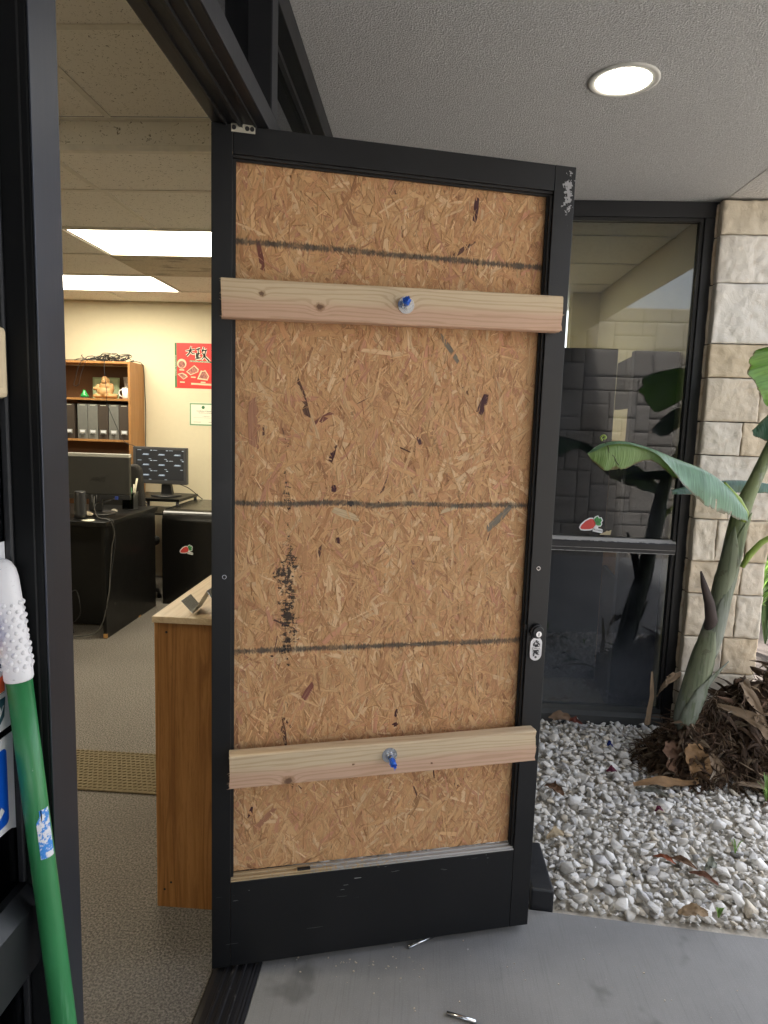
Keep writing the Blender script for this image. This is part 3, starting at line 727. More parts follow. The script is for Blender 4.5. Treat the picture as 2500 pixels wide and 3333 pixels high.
# stone column: each stone its own chiselled block
def stone_mesh(w_, h_, d_, seed, nx=38, nz=26, amp=.010):
    b = MB(); rs = random.Random(seed); g = []
    ox, oz = rs.uniform(0, 50), rs.uniform(0, 50)
    # one chipped, layered face: terraces from quantised noise
    for j in range(nz + 1):
        row = []
        for i in range(nx + 1):
            u, v = i / nx, j / nz; x = (u - .5) * w_; z = (v - .5) * h_
            e = min(u * w_, (1 - u) * w_, v * h_, (1 - v) * h_)
            k = mnoise.noise((x * 8 + ox, z * 8 + oz, seed * 1.3)) + .35 * mnoise.noise((x * 22 + ox, z * 22 + oz, seed)); kk_ = k * 3.4; fl_ = math.floor(kk_); fr_ = kk_ - fl_; ter = (fl_ + min(1, max(0, (fr_ - .42) * 6))) / 3.4
            y = -d_ - amp * (.62 * ter + .5 * k + .45 * mnoise.noise((x * 30 + ox, z * 30, seed)))
            ew = .005 + .013 * max(0, mnoise.noise((x * 14 + oz, z * 14, seed)))
            if e < ew: y += (ew - e) * (.6 + .4 * mnoise.noise((x * 40, z * 40, seed)))
            ex = .0016 * mnoise.noise((z * 30, seed, 1)); ez = .0016 * mnoise.noise((x * 30, seed, 2))
            row.append(b.b.verts.new((x + ex, y, z + ez)))
        g.append(row)
    for j in range(nz):
        for i in range(nx): f = b.b.faces.new((g[j][i], g[j][i + 1], g[j + 1][i + 1], g[j + 1][i])); f.smooth = True
    ring = [g[0][i] for i in range(nx + 1)] + [g[j][nx] for j in range(1, nz + 1)] + [g[nz][i] for i in range(nx - 1, -1, -1)] + [g[j][0] for j in range(nz - 1, 0, -1)]
    back = [b.b.verts.new((v.co.x, 0, v.co.z)) for v in ring]
    n = len(ring)
    for i in range(n): b.b.faces.new((ring[(i + 1) % n], ring[i], back[i], back[(i + 1) % n]))
    b.b.faces.new(back)
    o = b.build('stone', STONE); me = o.data; bpy.data.objects.remove(o); return me
colm = thing('stone_column', 'cream split stone column right of the tinted window', 'column', (1.48, 3.5, 0))
CY = 3.375
box('core', MORT, 1.318, 1.66, CY - .012, 3.80, -.1, 2.545, parent=colm)
zs = [2.538, 2.385, 2.172, 1.900, 1.744, 1.540, 1.382, 1.240, 1.075, .870, .709, .494, .310, .12, -.06]
cuts = [[], [1.59], [1.602], [], [1.556], [1.490], [1.60], [1.46], [1.42, 1.56], [1.555], [1.545], [1.50], [1.44], [1.53]]
for k in range(len(zs) - 1):
    xs_ = [1.308] + cuts[k] + [1.668]
    for a_, b_ in zip(xs_, xs_[1:]):
        z0, z1 = zs[k + 1], zs[k]; seed = int(a_ * 997 + k * 31)
        me = stone_mesh(b_ - a_ - .004, z1 - z0 - .0045, .04 + rnd.uniform(-.004, .004), seed)
        share('stone', me, colm, ((a_ + b_) / 2, CY - .006, (z0 + z1) / 2), (rnd.uniform(-.008, .008), rnd.uniform(-.005, .005), rnd.uniform(-.008, .008)))
    # return face towards the window
    me = stone_mesh(.30, zs[k] - zs[k + 1] - .007, .012, k + 400, 8, 6, .003)
    share('stone', me, colm, (1.3175, CY + .16, (zs[k] + zs[k + 1]) / 2), (0, 0, R(-90)))
# stone wall behind the viewer, seen mirrored in the window
swl = thing('stone_wall', 'stone block wall across the walkway, seen only as a reflection in the window', 'wall', (3, -1.3, 0))
box('core', MORT, 1.15, 6.0, -1.6, -1.255, -.1, 2.86, parent=swl)
U = .155; nx_, nz_ = 31, 19; occ = [[False] * nx_ for _ in range(nz_)]; rw = random.Random(3); libm = {}
for j in range(nz_):
    for i in range(nx_):
        if occ[j][i]: continue
        w_ = 1
        want = rw.choice((1, 2, 2, 3)); hh = rw.choice((1, 1, 2, 2))
        while w_ < want and i + w_ < nx_ and not occ[j][i + w_]: w_ += 1
        if j + hh > nz_ or any(occ[j + 1][i + q] for q in range(w_) if hh == 2): hh = 1
        for a_ in range(hh):
            for q in range(w_): occ[j + a_][i + q] = True
        if (w_, hh) not in libm:
            me = stone_mesh(w_ * U - .003, hh * U - .003, .035, 900 + w_ * 7 + hh, 8, 7, .003); me.materials.clear(); me.materials.append(STONED); libm[(w_, hh)] = me
        share('stone', libm[(w_, hh)], swl, (1.17 + (i + w_ / 2) * U, -1.252 + rw.uniform(0, .004), -.08 + (j + hh / 2) * U), (0, 0, math.pi))
# soffit downlight
dl = thing('downlight', 'round lit recessed downlight in the stucco soffit', 'light', (.565, 2.285, 2.55))
MB().lathe([(.082, 2.5495), (.084, 2.5455), (.100, 2.5445), (.107, 2.547), (.107, 2.5515)], .565, 2.285, 48).build('trim_ring', plain('trim_enamel', (.55, .54, .5), .4), dl)
MB().lathe([(.0, 2.5478), (.0815, 2.5478), (.0815, 2.5515), (0, 2.5515)], .565, 2.285, 40).build('lens', emit('lit_lens', (1, .93, .78), LAMP_OUT), dl)

# ------------------------------------------------------------------ office furniture
oak = thing('oak_cabinet', 'oak veneer cabinet with pale top just inside the doorway', 'cabinet', (-.64, 2.6, 0))
box('body', OAK, -.758, -.535, 1.865, 3.28, 0, .893, .001, oak); box('top', OAKTOP, -.762, -.531, 1.858, 3.284, .8935, .912, .0012, oak)
for hx, hz in ((-.722, .865), (-.735, .058), (-.715, .082)): MB().cyl((hx, 1.8642, hz), (hx, 1.866, hz), .0035, n=10).build('screw', RUB, oak)
chd = thing('card_holder', 'bent wire mesh card holder on the pale oak cabinet top', 'holder', (-.63, 1.96, .912))
b = MB(); pth = [(-.688, .952), (-.655, .916), (-.612, .985), (-.575, .930)]
for (xa, za), (xb, zb_) in zip(pth, pth[1:]):
    dx, dz = xb - xa, zb_ - za; l = math.hypot(dx, dz); nx_, nz_ = -dz / l * .0008, dx / l * .0008
    b.prism([(xa - nx_, za - nz_), (xb - nx_, zb_ - nz_), (xb + nx_, zb_ + nz_), (xa + nx_, za + nz_)], lambda u, v, q: (u, 1.895 + q, v), .075)
mm = Mat('steel_mesh', (.3, .3, .29), .4, .8); mx_ = mm.voro(500); mm.color(mm.mix(mx_.lt(.35), (.35, .35, .33), (.12, .12, .11)))
b.build('mesh_sheet', mm.m, chd)
b = MB(); 
for yy_ in (1.894, 1.971): b.tube([(x, yy_, z) for x, z in pth], .0016, 6)
build_split(b, 'rim', CHROME, chd)
mt = box('floor_mat', MATM, -3.2, -.775, 2.462, 2.772, .001, .009, .003); tag(mt, 'tan woven ribbed floor mat strip lying on the carpet', 'mat')
b = MB()
for j in range(14):
    for i in range(78):
        x = -2.35 + i * .0205 + (j % 2) * .01; y = 2.474 + j * .0218
        b.box(x, x + .013, y, y + .010, .0085, .0125, 0, Matrix.Rotation(.5, 3, 'Z'))
bo = b.build('woven_ribs', MATM, mt); bo['kind'] = 'stuff'

desk = thing('desk', 'black laminate office desk with end panel and loose cables', 'desk', (-2.8, 4.7, 0))
box('desktop', BLACKW, -3.75, -2.045, 4.26, 5.125, .757, .786, .002, desk)
ep = box('end_panel', BLACKW, -2.085, -2.06, 4.275, 5.11, .0, .756, .0015, desk)
box('kneehole_shade_panel', BLACKW, -3.7, -2.086, 4.52, 4.54, .015, .756, .001, desk)  # brought forward and down to the floor to stand in for kneehole shade
box('end_panel', BLACKW, -3.72, -3.695, 4.275, 5.11, 0, .756, .0015, desk)
chipm = plain('raw_chipboard', (.42, .23, .08), .9)
b = MB(); b.box(-2.0855, -2.0590, 4.2738, 4.29, .002, .034, .003); b.build('chipped_corner', chipm, desk); box('chipped_edge', chipm, -2.0595, -2.0588, 4.78, 4.82, .0, .014, parent=desk)
# rounded black counter
ctr = thing('counter', 'glossy black counter with rounded front edge and carrot sticker', 'counter', (-1.4, 5.6, 0))
pr = [(5.182, 0), (5.182, .66)] + [(5.182 + .09 * (1 - math.cos(t)), .66 + .095 * math.sin(t)) for t in np.linspace(.15, math.pi / 2, 9)] + [(5.95, .755), (5.95, 0)]
b = MB(); b.prism(pr, lambda u, v, q: (-2.035 + q, u, v), 1.5)
co_ = b.build('body', plain('black_gloss_laminate', (.005, .0048, .0045), .22, var=.2), ctr)
cs = thing('carrot_sticker', 'red carrot sticker on the black counter inside the office', 'sticker', (-1.82, 5.18, .45))
carrot(cs, lambda u, v, q: (-1.826 + u, 5.1815 - q, .452 + v), .0005, None, .92)

def monitor(name, label, c, w_, h_, tilt, yaw, back, root_z):
    t = thing(name, label, 'monitor', (c[0], c[1], root_z), yaw)
    z0 = c[2] - root_z
    s_ = -1 if not back else 1
    b = MB().box(-w_ / 2, w_ / 2, -.022, .022, z0, z0 + h_, .006)
    b.build('housing', GREYP if not back else plain('matte_black_plastic', (.022, .021, .018), .5), t, True)
    return t, z0
m1, z0 = monitor('monitor', 'black desktop monitor seen from behind on the desk', (-2.325, 4.63, .925), .56, .27, 0, R(3), True, .786)
MB().box(-.28, .28, -.024, .024, .40, .425, .004).build('vent_strip', plain('silver_vent', (.36, .35, .31), .5), m1, True)
text('lettering', 'ASUS', .045, frame_mtx((.06, -.0228, .245), (1, 0, 0), (0, 0, 1)), plain('logo_black', (.004, .004, .004), .3), m1, True, .0004, shear=.3)
MB().box(-.28, .28, -.018, .018, .105, .139, .004).build('lower_bezel', BLACKP, m1, True)
MB().box(-.01, .085, -.02, .012, .02, .16, .01).build('stand_neck', BLACKP, m1, True)
b = MB(); b.lathe([(0, .001), (.13, .001), (.132, .008), (.12, .014), (.05, .018), (0, .018)], .04, .0, 28); b.build('stand_base', BLACKP, m1, True)
MB().tube([(.018, -.024, .135), (.018, -.026, .085), (.05, -.026, .085), (.05, -.024, .135)], .0035, 6).build('cable_clip', GREYP, m1, True)
MB().box(.18, .20, -.03, .0, .108, .13).build('video_plug', plain('blue_plug', (.03, .06, .3), .4), m1, True)
m2, z0 = monitor('monitor', 'black security monitor with a grid of camera names on its screen', (-2.262, 5.75, .903), .485, .315, 0, R(-4), False, .80)
scm = emit('dark_lit_screen', (.012, .0125, .014), .12)
box('screen', scm, -.215, .215, -.0232, -.0222, .138, .397, parent=m2, local=True)
wl = emit('white_screen_text', (.35, .4, .46), .25)
for r_ in range(3):
    for k in range(3):
        if (r_, k) == (2, 2): continue
        cx_, cz_ = -.128 + k * .142, .355 - r_ * .088
        b = MB(); b.prism([(cx_ - .030, cz_ - .008), (cx_ + .034, cz_ - .008), (cx_ + .034, cz_ + .006), (cx_ - .016, cz_ + .006)], lambda u, v, q: (u, -.0236 + q * 0 - q, v), .0003); b.build('camera_tile', emit('grey_blue_tile', (.10, .12, .15), .2), m2, True)
        text('lettering', 'ANNKE', .013, frame_mtx((cx_, -.0242, cz_ - .001), (1, 0, 0), (0, 0, 1)), wl, m2, True, .0002, shear=.3)
        build_split(MB().box(cx_ - .07, cx_ - .035, -.0238, -.0234, cz_ + .034, cz_ + .0365).box(cx_ + .045, cx_ + .062, -.0238, -.0234, cz_ + .033, cz_ + .037).box(cx_ + .03, cx_ + .052, -.0238, -.0234, cz_ - .040, cz_ - .0375), 'time_code', wl, m2, True)
MB().prism([(-.03, .1), (.05, .1), (.065, .012), (-.035, .012)], lambda u, v, q: (u + .04, -.01 + q, v), .04).build('stand_neck', BLACKP, m2, True)
b = MB(); b.lathe([(0, .001), (.13, .001), (.132, .008), (.1, .014), (0, .016)], .05, .0, 28); b.build('stand_base', BLACKP, m2, True)
rk = thing('side_table', 'small black side table under the security monitor', 'table', (-2.24, 5.75, 0))
box('tabletop', BLACKW, -2.49, -2.02, 5.52, 6.0, .775, .80, .004, rk); box('shelf', BLACKW, -2.48, -2.03, 5.53, 5.99, .66, .675, .002, rk)
for lx in (-2.47, -2.04):
    for ly in (5.54, 5.98): MB().cyl((lx, ly, 0), (lx, ly, .774), .014, n=10).build('leg', GREYP, rk)

spk = thing('speaker', 'small black desktop speaker on the near edge of the desk', 'speaker', (-2.262, 4.36, .786))
b = MB(); b.tube([(-2.262, 4.36, .790), (-2.264, 4.362, .82), (-2.266, 4.365, .96), (-2.266, 4.365, .972)], [.045, .040, .037, .034], 18); b.build('cabinet', BLACKP, spk)
MB().lathe([(0, .7865), (.052, .7865), (.05, .7905), (0, .7905)], -2.262, 4.36, 20).build('foot', BLACKP, spk)
cst = thing('coaster', 'round pale coaster under the black speaker', 'coaster', (-2.20, 4.325, .786)); MB().lathe([(0, .7865), (.04, .7865), (.04, .7885), (0, .7885)], -2.19, 4.318, 20).build('disc', PAPER, cst)
cup = thing('pen_cup', 'black wire mesh pen cup near the desk edge', 'cup', (-2.175, 4.93, .786))
mg = glass('mesh_see_through', (.32, .32, .31), 1.2, .4)
b = MB(); cx, cy, h = -2.175, 4.93, .043
for x0, x1, y0, y1 in ((-h, h, -h, -h + .0015), (-h, h, h - .0015, h), (-h, -h + .0015, -h + .0016, h - .0016), (h - .0015, h, -h + .0016, h - .0016)): b.box(cx + x0, cx + x1, cy + y0, cy + y1, .789, .912)
b.build('mesh_wall', mg, cup)
for z in (.79, .912): MB().tube([(cx - h, cy - h, z), (cx + h, cy - h, z), (cx + h, cy + h, z), (cx - h, cy + h, z), (cx - h, cy - h, z)], .0025, 6).build('rim', GREYP, cup)
for i, (nm, lab, colr, x, lean, top, y) in enumerate((('pen', 'red capped pen standing in the mesh pen cup', (.65, .06, .06), -2.170, -.002, .985, 4.925), ('marker', 'green marker standing in the mesh pen cup', (.03, .24, .06), -2.16, .002, .95, 4.915), ('pen', 'short white pen standing in the mesh pen cup', (.7, .68, .6), -2.155, .006, .972, 4.94), ('pen', 'long cream pen leaning right in the mesh pen cup', (.72, .66, .5), -2.150, .034, 1.018, 4.92), ('highlighter', 'yellow highlighter inside the mesh pen cup', (.6, .55, .08), -2.165, .004, .87, 4.905))):
    MB().cyl((x - lean * .3, y, .79), (x + lean, y, top), .0055 if i != 3 else .008, n=8).build(nm, plain('pen_%d' % i, colr, .4), None)
    tag(C.objects[-1], lab, nm)
ch_ = thing('office_chair', 'black padded office chair back behind the desk', 'chair', (-2.35, 5.3, 0))
b = MB(); b.prism([(-.22, .55), (.16, .55), (.2, .62), (.17, 1.06), (.14, 1.10), (-.18, 1.10), (-.22, 1.06)], lambda u, v, q: (-2.38 + u * .98, 5.22 + q - .04 * (v - .55), v), .07); bb = b.build('backrest', plain('black_fabric', (.022, .02, .018), .9, bump=.5, bscale=500), ch_)
md = bb.modifiers.new('bevel', 'BEVEL'); md.width = .02; md.segments = 3
box('seat', plain('black_seat', (.015, .015, .015), .9), -2.62, -2.16, 5.24, 5.48, .42, .5, .03, ch_)
MB().cyl((-2.39, 5.36, .06), (-2.39, 5.36, .42), .025).build('gas_column', BLACKP, ch_)
for k in range(5):
    a = k * 2 * math.pi / 5; MB().tube([(-2.39, 5.36, .09), (-2.39 + .25 * math.cos(a), 5.36 + .2 * math.sin(a), .06), (-2.39 + .26 * math.cos(a), 5.36 + .21 * math.sin(a), .0)], [.02, .016, .02], 8).build('leg', BLACKP, ch_)
def curve_tube(pts, r, n=6, sub=6):
    P = [Vector(p) for p in pts]; out = []
    for i in range(len(P) - 1):
        p0, p1, p2, p3 = P[max(i - 1, 0)], P[i], P[i + 1], P[min(i + 2, len(P) - 1)]
        for k in range(sub):
            t = k / sub; out.append(.5 * ((2 * p1) + (p2 - p0) * t + (2 * p0 - 5 * p1 + 4 * p2 - p3) * t * t + (3 * p1 - p0 - 3 * p2 + p3) * t ** 3))
    out.append(P[-1]); return MB().tube(out, r, n)
def cord(name, pts, r, mat, label, cat='cable', group=None): return tag(curve_tube(pts, r).build(name, mat), label, cat, group)
cord('cable', [(-2.285, 4.60, .91), (-2.27, 4.56, .86), (-2.2, 4.45, .80), (-2.12, 4.36, .795), (-2.052, 4.335, .785), (-2.035, 4.36, .70), (-2.05, 4.35, .60), (-2.052, 4.32, .42), (-2.053, 4.29, .28), (-2.11, 4.26, .06), (-2.3, 4.24, .01)], .0045, CABLEG, 'grey cable looping off the desk from the monitor')
cord('cable', [(-2.14, 4.60, .90), (-2.2, 4.57, .88), (-2.255, 4.55, .86), (-2.22, 4.47, .80), (-2.13, 4.38, .793), (-2.048, 4.36, .784), (-2.043, 4.39, .66), (-2.05, 4.365, .52), (-2.055, 4.3, .3)], .004, CABLE, 'black cable dropping over the desk end')
cord('cable', [(-2.4, 4.46, .03), (-2.25, 4.3, .16), (-2.3, 4.35, .3), (-2.42, 4.46, .2), (-2.3, 4.3, .02)], .004, CABLE, 'tangled black cable under the desk')
cord('cable', [(-2.45, 5.72, .93), (-2.43, 5.6, .84), (-2.30, 5.45, .80), (-2.15, 5.3, .70), (-2.10, 5.2, .55)], .004, CABLE, 'thin black cable hanging left of the security monitor')
cord('cable', [(-2.1, 5.77, .90), (-2.05, 5.85, .86), (-1.98, 5.95, .77), (-1.97, 5.97, .758)], .004, CABLE, 'thin black cable curving right of the security monitor')

# bookcase
def crumple(name, label, c_, r_, col, seed):
    b = MB(); b.sphere(c_, r_, 12, 8, (1.3, 1, .6))
    for v in b.b.verts: v.co += Vector((mnoise.noise(v.co * 90), mnoise.noise(v.co * 95), mnoise.noise(v.co * 100))) * r_ * .5; v.co.z = max(v.co.z, .787)
    for f in b.b.faces: f.smooth = False
    tag(b.build(name, plain('crumpled_paper_%d' % seed, col, .8)), label, name.replace('_', ' '))
crumple('tissue', 'crumpled pale tissue left of the monitor stand on the desk', (-2.285, 4.50, .80), .026, (.6, .52, .40), 1)
crumple('tissue', 'crumpled white tissue right of the monitor stand on the desk', (-2.20, 4.72, .80), .018, (.65, .6, .5), 2)
bt = thing('bottle', 'small white bottle at the left edge of the desk view', 'bottle', (-2.37, 4.30, .786))
MB().lathe([(0, .787), (.02, .787), (.021, .83), (.012, .842), (.012, .85), (0, .85)], -2.365, 4.33, 16).build('bottle_body', plain('white_bottle', (.6, .58, .52), .4), bt)
MB().lathe([(0, .8505), (.013, .8505), (.013, .866), (0, .866)], -2.365, 4.33, 14).build('cap', plain('red_cap', (.4, .05, .04), .4), bt)
for k, (x, y, a_) in enumerate(((-2.62, 4.42, .1), (-2.60, 4.44, -.15))):
    tag(MB().box(x - .1, x + .1, y - .12, y + .12, .7866 + k * .0015, .7876 + k * .0015, 0, Matrix.Rotation(a_, 3, 'Z')).build('paper', PAPER), ('white sheet of paper lying on the desk left of the speaker', 'upper tilted sheet of paper on the desk left of the speaker')[k], 'paper')
bk = thing('bookcase', 'tall wood veneer bookcase against the cream back wall', 'bookcase', (-3.05, 5.97, 0))
BX0, BX1, BY0, BY1 = -3.52, -2.552, 5.82, 6.115
box('side_panel', CHERRY, BX1 - .02, BX1, BY0, BY1, 0, 1.935, .001, bk); box('side_panel', CHERRY, BX0, BX0 + .02, BY0, BY1, 0, 1.935, .001, bk)
box('back_panel', plain('dark_back_panel', (.16, .08, .035), .6), BX0 + .021, BX1 - .021, BY1 - .012, BY1, .0, 1.91, 0, bk)
for z in (1.917, 1.600, 1.245, .85, .45, .06): box('shelf', CHERRY, BX0 + .021, BX1 - .021, BY0 + .001, BY1 - .013, z, z + .019, .001, bk)
slots = [(-3.155, 'dk'), (-3.035, 'gr'), (-2.942, 'gr'), (-2.849, 'dk'), (-2.755, 'gr'), (-2.663, 'dk')]
fm = {'dk': plain('brown_file_board', (.05, .036, .026), .7), 'gr': plain('grey_file_board', (.15, .15, .135), .7)}
labs = ['brown magazine file leftmost on the bookcase shelf, half hidden by the jamb', 'grey magazine file second from left on the bookcase shelf', 'grey magazine file beside another grey one, third from left', 'brown magazine file between two grey ones on the bookcase shelf', 'grey magazine file between two brown ones on the bookcase shelf', 'brown magazine file at the right end of the bookcase shelf']
for (x, k), lab in zip(slots, labs):
    t = thing('magazine_file', lab, 'file box', (x + .045, 5.9, 1.264), 0, 'magazine files on the bookcase shelf')
    box('box', fm[k], x + .001, x + .089, 5.836, 6.09, 1.2645, 1.566, .002, t)
    h = box('label_holder', ALU, x + .016, x + .074, 5.8335, 5.8358, 1.308, 1.346, .0006, t)
    box('card', WHITE, x + .024, x + .066, 5.8325, 5.8334, 1.321, 1.341, 0, h)
    MB().cyl((x + .03, 5.825, 1.308), (x + .06, 5.825, 1.308), .006, n=8).build('pull', fm[k], h)
    box('top_slot', PAPER, x + .02, x + .07, 5.8352, 5.8358, 1.555, 1.559, 0, t)

# things standing on the upper shelf (top face z = 1.619)
SZ = 1.6195
lc = thing('certificate', 'pale green certificate leaning at the back of the bookcase shelf', 'certificate', (-2.86, 6.0, SZ))
def lean(u, v, q): return (-2.866 + u, 6.02 + v * .22 - q, SZ + v * .95)
MB().prism([(-.115, .0), (.125, .0), (.112, .2), (-.135, .2)], lean, .003).build('sheet', plain('pale_green_paper', (.55, .68, .42), .7, var=.05), lc)
b = MB()
for z, u0, u1 in ((.165, -.05, .05), (.15, -.06, .06), (.14, -.04, .05), (.115, -.08, .04), (.1, -.08, .02), (.085, -.08, .0), (.07, -.08, .02)): b.prism([(u0, z), (u1, z), (u1, z + .004), (u0, z + .004)], lambda u, v, q: lean(u, v, q + .0032), .0004)
build_split(b, 'printed_lines', plain('green_ink', (.18, .26, .14), .7), lc)
bd = [(-.115, .0), (.125, .0), (.112, .2), (-.135, .2)]; ins = [(u * .87, .012 + v * .87) for u, v in bd]
b = MB()
for i in range(4): b.prism([bd[i], bd[(i + 1) % 4], ins[(i + 1) % 4], ins[i]], lambda u, v, q: lean(u, v, q + .0032), .0004)
build_split(b, 'border', plain('sage_border', (.36, .48, .27), .7), lc)
bud = thing('figurine', 'carved tan figurine of a laughing seated man on the bookcase shelf', 'figurine', (-2.82, 5.91, SZ))
b = MB(); cx, cy = -2.822, 5.915
b.sphere((cx, cy, SZ + .052), .06, 18, 12, (1.15, .85, .86)); b.sphere((cx + .004, cy + .005, SZ + .105), .05, 16, 10, (1.05, .8, .85)); b.sphere((cx + .006, cy - .003, SZ + .160), .032, 16, 12, (.95, .95, 1.05))
b.sphere((cx - .05, cy - .02, SZ + .02), .035, 12, 8, (1.5, 1, .6)); b.sphere((cx + .055, cy - .02, SZ + .022), .037, 12, 8, (1.5, 1, .62))
b.sphere((cx - .058, cy - .005, SZ + .085), .022, 10, 8, (.9, .9, 1.9)); b.sphere((cx + .062, cy, SZ + .09), .024, 10, 8, (.9, .9, 1.9)); b.sphere((cx - .078, cy - .02, SZ + .083), .017, 10, 8)
b.sphere((cx + .006, cy - .02, SZ + .143), .024, 12, 8, (1.15, .8, .7)); b.sphere((cx + .006, cy - .036, SZ + .158), .007, 8, 6); b.sphere((cx - .026, cy + .005, SZ + .155), .009, 8, 6, (.5, .8, 1.8)); b.sphere((cx + .038, cy + .005, SZ + .155), .009, 8, 6, (.5, .8, 1.8))
b.sphere((cx + .095, cy - .005, SZ + .022), .024, 10, 8)
for v in b.b.verts:
    if v.co.z < SZ + .001: v.co.z = SZ + .001
fo = b.build('body', plain('carved_camphor_wood', (.42, .235, .09), .6, var=.3, scale=60, bump=.4, bscale=90), bud)
md = fo.modifiers.new('merge', 'REMESH'); md.mode = 'VOXEL'; md.voxel_size = .0045; md.use_smooth_shade = True
MB().sphere((cx + .006, cy - .0335, SZ + .1425), .009, 10, 6, (1.1, .25, .4)).build('mouth', plain('mouth_dark', (.05, .02, .01), .7), bud)
grn = thing('figurine', 'small translucent green figurine on a dark base at the shelf left', 'figurine', (-3.0, 5.88, SZ))
b = MB(); b.lathe([(0, SZ + .072), (.012, SZ + .066), (.016, SZ + .05), (.026, SZ + .035), (.036, SZ + .018), (.034, SZ + .006), (0, SZ + .006)], -2.992, 5.885, 14)
for v in b.b.verts: v.co += Vector((mnoise.noise(v.co * 60), mnoise.noise(v.co * 70), 0)) * .005
b.build('body', plain('green_glass', (.03, .30, .07), .15, var=.4, scale=90), grn); MB().lathe([(0, SZ), (.042, SZ), (.04, SZ + .0058), (0, SZ + .0058)], -2.992, 5.885, 18).build('base', RUB, grn)
mug = thing('mug', 'white mug at the right end of the bookcase shelf', 'mug', (-2.605, 5.87, SZ))
MB().lathe([(0, SZ), (.032, SZ), (.036, SZ + .01), (.037, SZ + .095), (.034, SZ + .095), (.033, SZ + .012), (0, SZ + .01)], -2.609, 5.875, 24).build('cup', plain('white_ceramic', (.78, .75, .68), .2), mug)
MB().tube([(-2.644, 5.872, SZ + .08), (-2.666, 5.87, SZ + .074), (-2.675, 5.87, SZ + .05), (-2.666, 5.87, SZ + .026), (-2.644, 5.872, SZ + .018)], .0055, 8).build('handle', plain('white_ceramic_handle', (.78, .75, .68), .2), mug)
pp = thing('picture', 'printed sheet with a brown tree picture leaning on the shelf right', 'picture', (-2.64, 6.0, SZ))
pm = Mat('tree_print', (.6, .57, .5), .7); pu = pm.noise(75, 5, .7); px_, py_, pz_ = pm.xyz()
rr = ((px_ + 2.625).pow(2) + ((pz_ - 1.735) * .9).pow(2)).pow(.5)
pm.color(pm.mix((pu - rr * 3.6).step(.30, .38), (.62, .58, .51), (.16, .08, .055)))
def lean2(u, v, q): return (-2.645 + u, 6.0 + v * .2 - q, SZ + v * .96)
MB().prism([(-.02, 0), (.07, 0), (.07, .21), (-.065, .205)], lean2, .002).build('sheet', pm.m, pp)
bw = thing('bowl', 'small dark red bowl behind the white mug', 'bowl', (-2.67, 5.93, SZ)); MB().lathe([(0, SZ), (.02, SZ), (.038, SZ + .03), (.036, SZ + .03), (0, SZ + .006)], -2.668, 5.935, 18).build('bowl_body', plain('maroon_glaze', (.08, .015, .015), .3), bw)
# cable pile on top of the bookcase
cbp = thing('cable_pile', 'tangled pile of black cables on top of the bookcase', 'cables', (-2.85, 5.92, 1.936))
b = MB(); rc = random.Random(4)
for k in range(26):
    cx = rc.uniform(-2.98, -2.66); p = []; cy = rc.uniform(5.87, 6.0); a0 = rc.uniform(0, 6); rx, ry = rc.uniform(.05, .14), rc.uniform(.02, .06); hz = 1.940 + rc.random() ** 2 * .05
    for q in np.linspace(0, 2 * math.pi * rc.uniform(.6, 1), 13): p.append((min(-2.57, cx + rx * math.cos(a0 + q)), cy + ry * math.sin(a0 + q), max(1.9395, hz + .018 * math.sin(2 * q + a0))))
    b.tube(p, .0032, 5)
b.build('coils', CABLE, cbp)
cord('cable', [(-3.3, 5.9, 1.94), (-3.1, 5.88, 1.945), (-2.95, 5.87, 1.945), (-2.78, 5.81, 1.942), (-2.765, 5.79, 1.86), (-2.755, 5.79, 1.75), (-2.745, 5.79, 1.66), (-2.752, 5.80, 1.60), (-2.73, 5.80, 1.52), (-2.67, 5.80, 1.38), (-2.60, 5.80, 1.25), (-2.52, 5.78, 1.225), (-2.48, 5.78, 1.21)], .0026, CABLE, 'thin black cable draped down the front of the bookcase')
cord('cable', [(-2.92, 5.86, 1.942), (-2.96, 5.81, 1.94), (-2.99, 5.79, 1.88), (-3.02, 5.79, 1.78), (-3.035, 5.79, 1.73), (-3.015, 5.79, 1.715), (-2.99, 5.79, 1.74), (-2.97, 5.79, 1.82), (-2.93, 5.80, 1.93)], .0026, CABLE, 'black cable loop hanging in front of the upper shelf')
cord('cable', [(-2.6, 5.95, 1.945), (-2.56, 6.0, 1.95), (-2.545, 6.08, 1.92), (-2.542, 6.1, 1.75), (-2.535, 6.1, 1.5), (-2.54, 6.1, 1.25), (-2.54, 6.1, .9)], .003, CABLE, 'black cable running down the right side of the bookcase')

# poster and certificate on the back wall
YP = 6.1195
pos = thing('poster', 'red restaurant food poster with black brush characters on the back wall', 'poster', (-2.0, YP, 1.74))
def onw(d): return lambda u, v, q: (u, YP - d - q, v)
box('sheet', RED, -2.268, -1.62, YP - .001, YP, 1.738, 2.137, 0, pos)
MB().prism([(-2.268, 1.745), (-2.250, 1.745), (-2.250, 2.137), (-2.268, 2.137)], onw(.0012), .0004).build('green_strip', GREEND, pos)
text('lettering', 'DA CHENG VEGETARIAN FOOD', .0125, frame_mtx((-2.259, YP - .0021, 1.94), (0, 0, 1), (-1, 0, 0)), PAPER, pos, False, .0001)
def stroke(pts, wd):
    """brush stroke: polyline with widths -> polygon"""
    L_, R_ = [], []
    for i, (p, w_) in enumerate(zip(pts, wd)):
        a, b_ = Vector(pts[max(i - 1, 0)]), Vector(pts[min(i + 1, len(pts) - 1)]); t_ = (b_ - a).normalized(); n_ = Vector((-t_.y, t_.x)) * w_ / 2
        L_.append(Vector(p) + n_); R_.append(Vector(p) - n_)
    return L_, R_
